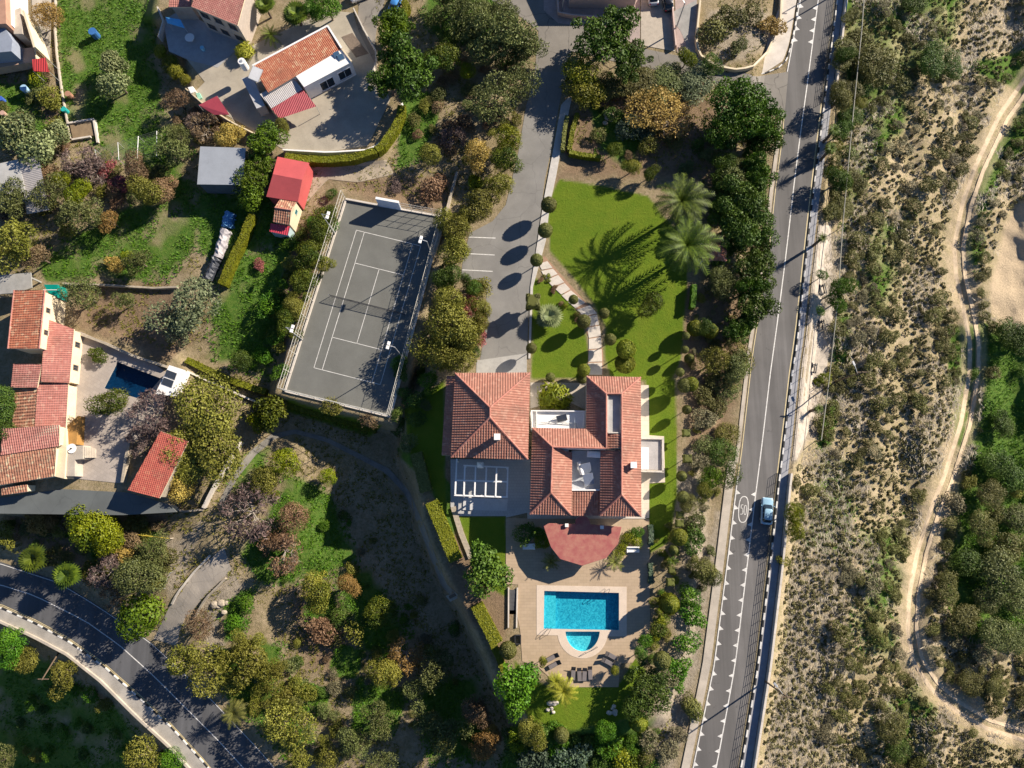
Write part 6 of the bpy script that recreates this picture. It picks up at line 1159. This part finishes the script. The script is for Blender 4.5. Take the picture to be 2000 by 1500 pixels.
# ------------------------------------------------------------------ small things
M_SEAT = plain('dark_wicker', (.07, .06, .06), .7, .3, 6); M_CUSH = plain('grey_mattress', (.16, .14, .14), .85, .2, 4)
def make_lounger():
    o = thing('sun_lounger', (0, 0, 0), 'x', 'sun lounger'); m = MB().box(-.33, .33, -.98, .45, .26, .32); m.build('seat_frame', M_SEAT, o, .01); MB().box(-.3, .3, -.95, .42, .323, .39).build('cushion', M_CUSH, o, .02)
    m = MB(); m.add([(-.33, .46, .27), (.33, .46, .27), (.33, 1.0, .66), (-.33, 1.0, .66), (-.33, .44, .33), (.33, .44, .33), (.33, .97, .72), (-.33, .97, .72)], [(3, 2, 1, 0), (4, 5, 6, 7), (0, 1, 5, 4), (1, 2, 6, 5), (2, 3, 7, 6), (3, 0, 4, 7)]); m.build('backrest', M_SEAT, o)
    for x in (-.28, .28):
        for y in (-.88, .4): MB().box(x - .03, x + .03, y - .03, y + .03, 0, .259).build('leg', M_DKM, o)
    return o
def copy_tree(o):
    c = o.copy(); COL.objects.link(c)
    for ch in o.children: d = ch.copy(); COL.objects.link(d); d.parent = c
    return c
lg = make_lounger(); first = True
for x, y, a, g in ((1079, 1283, -62, 'dark wicker sun lounger beside the small yellow bush at the terrace corner'), (1083, 1297, -62, 'dark wicker sun lounger beside the small yellow bush at the terrace corner'), (1119, 1314, -4, 'dark wicker sun lounger in the row facing the paddling pool'), (1131, 1316, 2, 'dark wicker sun lounger in the row facing the paddling pool'), (1141, 1316, -4, 'dark wicker sun lounger in the row facing the paddling pool'), (1152, 1313, 2, 'dark wicker sun lounger in the row facing the paddling pool'),
                   (1193, 1280, 62, 'dark wicker sun lounger among the pair pulled close together near the hedge'), (1186, 1292, 62, 'dark wicker sun lounger among the pair pulled close together near the hedge')):
    o = lg if first else copy_tree(lg); first = False; o.location = tuple(P(x, y, .05)); o.rotation_euler = (0, 0, R(a)); o['label'] = g; o['group'] = 'sun loungers on the pool terrace'
def sofa(px, py, rz, label):
    c = P(px, py, .06); o = thing('outdoor_sofa', c, label, 'sofa', None, rz); ORG[o.name] = np.zeros(3)
    MB().box(-.95, .95, -.45, .45, .08, .36).build('base', M_WHITE, o, .02); MB().box(-.92, .92, -.42, .25, .363, .5).build('cushion', M_WHITE, o, .04); MB().box(-.95, .95, .26, .45, .363, .8).build('backrest', M_WHITE, o, .03)
    for s in (-1, 1): MB().box(s * .95 - .001 if s < 0 else .8, -.8 if s < 0 else .951, -.45, .25, .503, .62).build('armrest', M_WHITE, o, .02)
sofa(1033, 1067, 0, 'white outdoor sofa on the shaded side of the pool terrace'); sofa(1235, 1073, 0, 'white outdoor sofa on the sunny side of the pool terrace')
# sunken steps beside the terrace and small garden things
stp = thing('basement_stairs', P(996, 1185, 0), 'dark stairwell with pale kerb beside the pool terrace', 'stairs')
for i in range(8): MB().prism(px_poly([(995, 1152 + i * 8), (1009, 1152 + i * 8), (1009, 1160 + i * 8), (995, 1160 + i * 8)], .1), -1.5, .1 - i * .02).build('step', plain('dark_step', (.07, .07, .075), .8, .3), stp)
MB().beam(P(1010.5, 1148, .25), P(1009, 1226, .25), .2, .6).build('kerb', M_CONCP, stp); MB().beam(P(993.5, 1148, .35), P(993, 1226, .35), .2, .8).build('kerb', M_CONCP, stp)
for px, py, s, lb in ((1077, 1381, .75, 'cluster of pale boulders on the lower lawn'), (1195, 1386, .6, 'pale round boulder shaded on the lower lawn'), (1188, 230, 1.1, 'heap of pale boulders in the wild garden'), (432, 1190, 1.2, 'heap of pale rubble beside the stone driveway'), (1875, 1262, .9, 'pale boulders at the edge of the green hollow')):
    o = thing('boulders', G(px, py), lb, 'rocks'); rr = random.Random(px)
    for k in range(6):
        bm = bmesh.new(); bmesh.ops.create_icosphere(bm, subdivisions=2, radius=1)
        for v in bm.verts: v.co *= 1 + .25 * (vnoise(v.co.x * 1.7 + k * 9 + 50, v.co.y * 1.7 + v.co.z * 2 + 50, 1, k + 3) - .5)
        me = bpy.data.meshes.new('boulder'); bm.to_mesh(me); bm.free(); me.materials.append(M_STONE if s > 1 else M_CONCP); b = bpy.data.objects.new('boulder', me); COL.objects.link(b); b.parent = o
        q = s * rr.uniform(.35, .75); b.scale = (q, q * rr.uniform(.7, 1), q * .7); b.location = (rr.uniform(-1, 1) * s, rr.uniform(-1, 1) * s, q * .3)
# stepping path across the lawn: slabs one by one
gp = MB().prism(px_poly([(1047, 508), (1064, 500), (1090, 530), (1142, 588), (1165, 615), (1178, 690), (1178, 733), (1147, 733), (1150, 660), (1130, 610), (1080, 545)], .02), -.2, .035).struct('lawn_path', plain('terracotta_edging', (.36, .22, .14), .9, .3, 2))
sl = [((1052, 515), (1069, 510), (1079, 523), (1058, 527)), ((1057, 529), (1080, 525), (1089, 535), (1066, 545)), ((1067, 547), (1090, 537), (1102, 551), (1080, 560)), ((1082, 562), (1103, 553), (1114, 565), (1096, 575)), ((1097, 577), (1115, 567), (1128, 578), (1108, 588)), ((1110, 590), (1129, 580), (1143, 591), (1124, 602)), ((1127, 605), (1152, 596), (1166, 612), (1140, 618)), ((1141, 620), (1166, 614), (1170, 634), (1147, 638)), ((1147, 640), (1171, 636), (1174, 656), (1150, 660)), ((1150, 662), (1174, 658), (1175, 680), (1150, 682)), ((1150, 684), (1175, 682), (1176, 706), (1149, 707)), ((1149, 709), (1176, 708), (1176, 732), (1148, 732))]
for s in sl: MB().prism(px_poly(s, .08), -.1, .08).build('path_slab', M_CONCP, gp, .015)
for i in range(9):
    q = [(1141 + i * -1.2, 1438 + i * 8), (1160 - i * 1.2, 1440 + i * 8), (1159 - i * 1.2, 1446 + i * 8), (1140 - i * 1.2, 1444 + i * 8)]
    if i == 0: gs = thing('garden_steps', G(1150, 1470), 'flight of pale garden steps descending between dark shrubs', 'steps')
    z = float(hz(1150, 1440 + i * 8)) + .15; MB().prism(px_poly(q, z), z - .6, z).build('step', M_CONCP, gs)
bo = thing('wooden_gate_step', G(885, 1165), 'weathered stone landing block at the end of the orchard path', 'landing'); q = px_poly([(872, 1163), (905, 1150), (910, 1160), (880, 1174)], -1.5); z = float(hz(890, 1165)); MB().prism(q, z - .6, z + .35).build('block', M_STONE, bo); MB().prism(px_poly([(876, 1164), (890, 1158), (892, 1163), (879, 1170)], z + .45), z + .353, z + .45).build('plank', M_WOOD, bo)
# tarp covered woodpile
wp = thing('woodpile', G(435, 490), 'long woodpile under crumpled grey and blue tarpaulins beside the hedge', 'woodpile')
for i, (a, b, w_, mt) in enumerate((((452, 418), (446, 448), 1.9, plain('blue_tarp', (.10, .28, .52), .5, .3, 2, 5, bm=.8)), ((444, 452), (428, 505), 1.7, plain('grey_tarp', (.42, .39, .40), .6, .5, 2.5, 5, bm=1)), ((427, 508), (408, 548), 1.5, plain('black_tarp', (.05, .055, .07), .5, .4, 2.5, 5, bm=1)))):
    A = G(*a); B = G(*b); n = 12; V = []; rr = np.random.default_rng(i)
    d = (B - A); sd_ = np.array((-d[1], d[0], 0)); sd_ /= np.linalg.norm(sd_)
    for k in range(n + 1):
        for j, (u, h) in enumerate(((-.5, -.1), (-.45, .8), (-.2, 1.25), (.1, 1.3), (.4, .85), (.5, -.1))): V.append(A + d * k / n + sd_ * u * w_ + np.array((0, 0, h)) + rr.normal(size=3) * .09)
    MB().add(V, [(k * 6 + j, (k + 1) * 6 + j, (k + 1) * 6 + j + 1, k * 6 + j + 1) for k in range(n) for j in range(5)] + [(0, 1, 2, 3, 4, 5), tuple(n * 6 + j for j in range(6))]).build('tarpaulin', mt, wp)
# ------------------------------------------------------------------ cars
def car(loc, rz, paint, label, roof_mat=None):
    o = thing('car', loc, label, 'car', None, rz); ORG[o.name] = np.zeros(3); pm = plain('car_paint_' + paint[0], paint[1], .25, .05, 3, bm=0); pm.node_tree.nodes['Principled BSDF'].inputs['Coat Weight'].default_value = .6
    def ring(hw, y0, y1, z, c=.28, n=5):
        v = []
        for sx, sy, a0 in ((1, 1, 0), (-1, 1, 90), (-1, -1, 180), (1, -1, 270)):
            cx = sx * (hw - c); cy = (y1 - c) if sy > 0 else (y0 + c)
            for k in range(n): t = R(a0 + 90 * k / (n - 1)); v.append((cx + c * math.cos(t), cy + c * math.sin(t), z))
        return v
    def loft(rings):
        m = MB(); n = len(rings[0]); V = [p for r_ in rings for p in r_]; Fc = [tuple(range(n))[::-1], tuple(range((len(rings) - 1) * n, len(rings) * n))]
        for i in range(len(rings) - 1): Fc += [(i * n + j, i * n + (j + 1) % n, (i + 1) * n + (j + 1) % n, (i + 1) * n + j) for j in range(n)]
        return m.add(V, Fc)
    loft([ring(.80, -2.0, 2.0, .22), ring(.87, -2.08, 2.08, .42), ring(.88, -2.08, 2.06, .66), ring(.84, -2.02, 1.98, .84), ring(.76, -1.9, 1.8, .92)]).build('body', pm, o, smooth=True)
    loft([ring(.74, -1.75, 1.0, .915, .3), ring(.64, -1.35, .35, 1.38, .3)]).build('window_band', M_GLASS, o); loft([ring(.645, -1.36, .36, 1.385, .3), ring(.60, -1.25, .25, 1.45, .3)]).build('roof', roof_mat or pm, o, smooth=True)
    for sx in (-1, 1):
        for y, nm in ((.7, 0), (-.35, 0), (-1.2, 0)): MB().add([(sx * (.745), y + .32 if y > 0 else y, .92), (sx * .745, y + .4 if y > 0 else y + .07, .92), (sx * .65, y - .28 if y > 0 else y + .06, 1.385), (sx * .65, y - .36 if y > 0 else y, 1.385)], [(0, 1, 2, 3)]).build('pillar', pm, o)
        MB().box(sx * .97 - .1, sx * .97 + .1, .72, .86, .86, 1.0).build('mirror', pm, o, .03); MB().box(sx * .62 - .16, sx * .62 + .16, 1.93, 2.065, .62, .76).build('headlight', plain('lamp_glass', (.7, .72, .75), .1, .05, bm=0), o, .02); MB().box(sx * .66 - .14, sx * .66 + .14, -2.085, -1.98, .66, .8).build('tail_light', plain('red_lens', (.4, .01, .01), .2, .05, bm=0), o, .02)
        for y in (-1.28, 1.3):
            w = MB().tube((sx * .66, y, .31), (sx * .87, y, .31), .31, n=18).build('wheel', M_BLACKP, o); MB().tube((sx * .866, y, .31), (sx * .885, y, .31), .19, n=14).build('rim', M_GALV, w)
    return o
car(P(1495, 998, ZR + .03), R(-6), ('blue', (.26, .42, .54)), 'pale blue hatchback driving on the main road past the speed marking'); car(P(776, 8, .2), R(-22), ('royal_blue', (.06, .22, .5)), 'blue car parked by the clipped hedge on the farm lane'); car(P(706, -6, .25), R(-65), ('white', (.7, .7, .7)), 'white car parked at the top of the farm lane'); car(P(1273, -6, .06), R(5), ('silver', (.4, .42, .45)), 'silver car parked on the brown forecourt'); car(P(1302, 6, .06), R(8), ('black', (.02, .02, .025)), 'black car parked against the pink dividing wall')
# ------------------------------------------------------------------ benches, poles, lamps, cables
for x, y, rz, lb in ((1605, 566, 8, 'dark slatted bench beside the bright bush in the lay-by'), (1602, 636, 2, 'dark slatted bench on bare concrete in the middle of the lay-by'), (1587, 720, -14, 'dark slatted bench near the utility pole in the lay-by')):
    c = G(x, y, .05); o = thing('bench', c, lb, 'bench', None, R(rz)); ORG[o.name] = np.zeros(3)
    for k, X in enumerate((-.55, -.36, .12, .36)): MB().box(X - .08, X + .08, -.85, .85, .44 if k < 3 else .6, .5 if k < 3 else .66).build('slat', M_DKM, o)
    for Y in (-.65, .65): MB().box(-.6, .5, Y - .05, Y + .05, 0, .438).build('leg', M_CONCG, o)
def pole(px, py, h, lamp, label, z=None, rz=0, lean=(0, 0)):
    b = G(px, py) if z is None else P(px, py, z); o = thing('utility_pole' if not lamp or lamp == 2 else 'street_lamp', b, label, 'pole' if lamp != 1 else 'street lamp'); t = b + (lean[0], lean[1], h); MB().tube(b - (0, 0, .5), t, .14, .09, n=8).build('mast', M_WOOD if lamp != 1 else M_GALV, o)
    if lamp != 1: MB().beam(t + (-.8, 0, -.2), t + (.8, 0, -.2), .12, .12).build('crossarm', M_WOOD, o)
    if lamp: d = np.array((math.cos(rz), math.sin(rz), 0)); s = t - (0, 0, 1.6 if lamp == 2 else .1); MB().tube(s, s + d * 1.5 + (0, 0, .3), .04, n=5).build('arm', M_GALV, o); e_ = s + d * 1.6 + (0, 0, .3); MB().beam(e_ - d * .3, e_ + d * .45, .3, .12).build('lamp_head', M_GALV, o, .02)
    return t
t1_ = pole(1630, 746, 9.2, 2, 'wooden utility pole with lamp arm beside the lay-by', None, R(110)); t0_ = pole(1676, -60, 9, 0, 'wooden utility pole above the green gully'); t2_ = pole(1494, 1330, 8.6, 2, 'wooden utility pole with lamp arm behind the long parapet', None, R(130)); t3_ = pole(1640, -16, 8.2, 1, 'galvanised street lamp by the parapet above the junction', None, R(150))
CBL = [G(x, y, 2.6) for x, y in ((1692, -60), (1683, 60), (1669, 195), (1657, 320), (1646, 440), (1636, 590), (1619, 745), (1604, 860))]
ca = thing('low_cable', CBL[0], 'pale thick cable strung low over the slope beside the road', 'cable'); m = MB()
for u, v in zip(CBL, CBL[1:]): m.tube(u, v, .09, n=6, cap=False)
m.build('cable', plain('pale_cable', (.27, .26, .21), .7, .2), ca)
for u in CBL: MB().tube(u - (0, 0, 3.2), u + (0, 0, .1), .06, n=5).build('support', M_WOOD, ca)
pole(112, 1274, 8, 0, 'rusty leaning pole below the lower curving road', None, 0, (3.2, -2.2)); pole(1098, 22, 7, 1, 'street lamp at the pink forecourt corner', .04, R(200)); pole(1318, 62, 7, 1, 'street lamp standing between the street forecourts', .06, R(120))
# pen with netting, planter, odds and ends on the terraces
pn = thing('netted_pen', G(250, 285), 'long netted growing pen with pale poles on the terrace', 'pen'); A = [(185, 292), (230, 278), (270, 266), (306, 256)]; B = [(190, 315), (232, 312), (268, 310), (306, 305)]
for a, b in zip(A, B):
    p, q = G(*a, 2.0), G(*b, 2.0); MB().tube(p - (0, 0, 2.2), p, .05, n=5).build('post', M_GALV, pn); MB().tube(q - (0, 0, 2.2), q, .05, n=5).build('post', M_GALV, pn); MB().tube(p, q, .05, n=5).build('crossbar', M_GALV, pn)
m = MB()
for k in range(16):
    f = k / 15; p = [G(a[0] * (1 - f) + b[0] * f, a[1] * (1 - f) + b[1] * f, 2.02) for a, b in zip(A, B)]
    for u, v in zip(p, p[1:]): m.tube(u, v, .012, n=3, cap=False)
m.build('netting', M_GALV, pn)['kind'] = 'stuff'
tr = thing('raised_bed', G(160, 262), 'walled soil bed with pale kerbs on the terrace', 'planter'); z = float(hz(160, 262))
for a, b in (((132, 240), (182, 232)), ((182, 232), (190, 278)), ((140, 272), (176, 266))): MB().beam(P(*a, z + .6), P(*b, z + .6), .3, 1.0).build('kerb', M_CONCP, tr)
MB().prism(px_poly([(136, 244), (180, 236), (184, 264), (142, 270)], z + .4), z - .3, z + .35).build('soil', plain('dry_soil', (.24, .17, .1), .95, .3, 2), tr)
def crate(px, py, s, col, label, name='drum', cat='drum'):
    c = G(px, py); o = thing(name, c, label, cat); MB().tube(c, c + (0, 0, .9 * s), .4 * s, .42 * s, n=12).build('body', plain(label.split()[0] + '_plastic', col, .5, .2, 2), o); MB().tube(c + (0, 0, .9 * s + .003), c + (0, 0, .95 * s), .44 * s, n=12).build('rim', plain(label.split()[0] + '_plastic', col), o)
crate(190, 72, 1.6, (.04, .14, .36), 'blue plastic drum lying in the green field'); crate(131, 219, 1.1, (.02, .35, .33), 'teal plastic tub beside the garden wall'); crate(56, 180, 1.4, (.35, .55, .72), 'pale blue tub among the cluttered terrace'); crate(8, 198, 1.0, (.05, .12, .45), 'navy barrel on the cluttered terrace path'); crate(12, 226, 1.0, (.5, .32, .25), 'terracotta tub on the cluttered terrace path'); crate(140, 190, 1.2, (.38, .2, .13), 'rusty bin beside the teal tub'); crate(398, 98, .8, (.25, .55, .7), 'cyan bucket on the shaded patio')
gt = thing('water_trough', P(375, 180, .25), 'white machine and green trough against the farm yard wall', 'trough'); MB().prism(px_poly([(366, 170), (376, 168), (382, 178), (372, 182)], 1), .2, .95).build('white_box', M_WHITE, gt, .03); MB().prism(px_poly([(382, 182), (389, 180), (394, 190), (387, 194)], .7), .2, .65).build('trough', plain('mint_paint', (.25, .5, .38), .6, .2), gt, .03)
yb = thing('yellow_barrier', G(300, 1045), 'yellow tubular barrier arm at the mouth of the garden lane', 'barrier'); p, q = G(256, 1043, 1.0), G(332, 1052, 1.0); MB().tube(p, q, .07, n=6).build('arm', plain('yellow_paint', (.55, .42, .06), .5, .2), yb); MB().tube(p - (0, 0, 1.2), p + (0, 0, .3), .12, n=8).build('post', M_CONC, yb); MB().tube(q - (0, 0, 1.2), q, .08, n=8).build('post', M_CONC, yb)
gf = thing('pipe_handrail', G(330, 1120), 'thin steel handrail beside the stone driveway', 'handrail'); p, q = G(318, 1150, .9), G(333, 1118, .9); MB().tube(p, q, .04, n=5).build('rail', M_GALV, gf); [MB().tube(k - (0, 0, 1.1), k, .04, n=5).build('post', M_GALV, gf) for k in (p, q)]
pf = thing('planter_frame', P(1011, 1250, 0), 'empty dark square planter frame at the edge of the pool terrace', 'planter')
for a, b in (((1006, 1241), (1017, 1241)), ((1017, 1241), (1017, 1258)), ((1017, 1258), (1006, 1258)), ((1006, 1258), (1006, 1241))): MB().beam(P(*a, .45), P(*b, .45), .14, .5).build('side', M_DKM, pf)
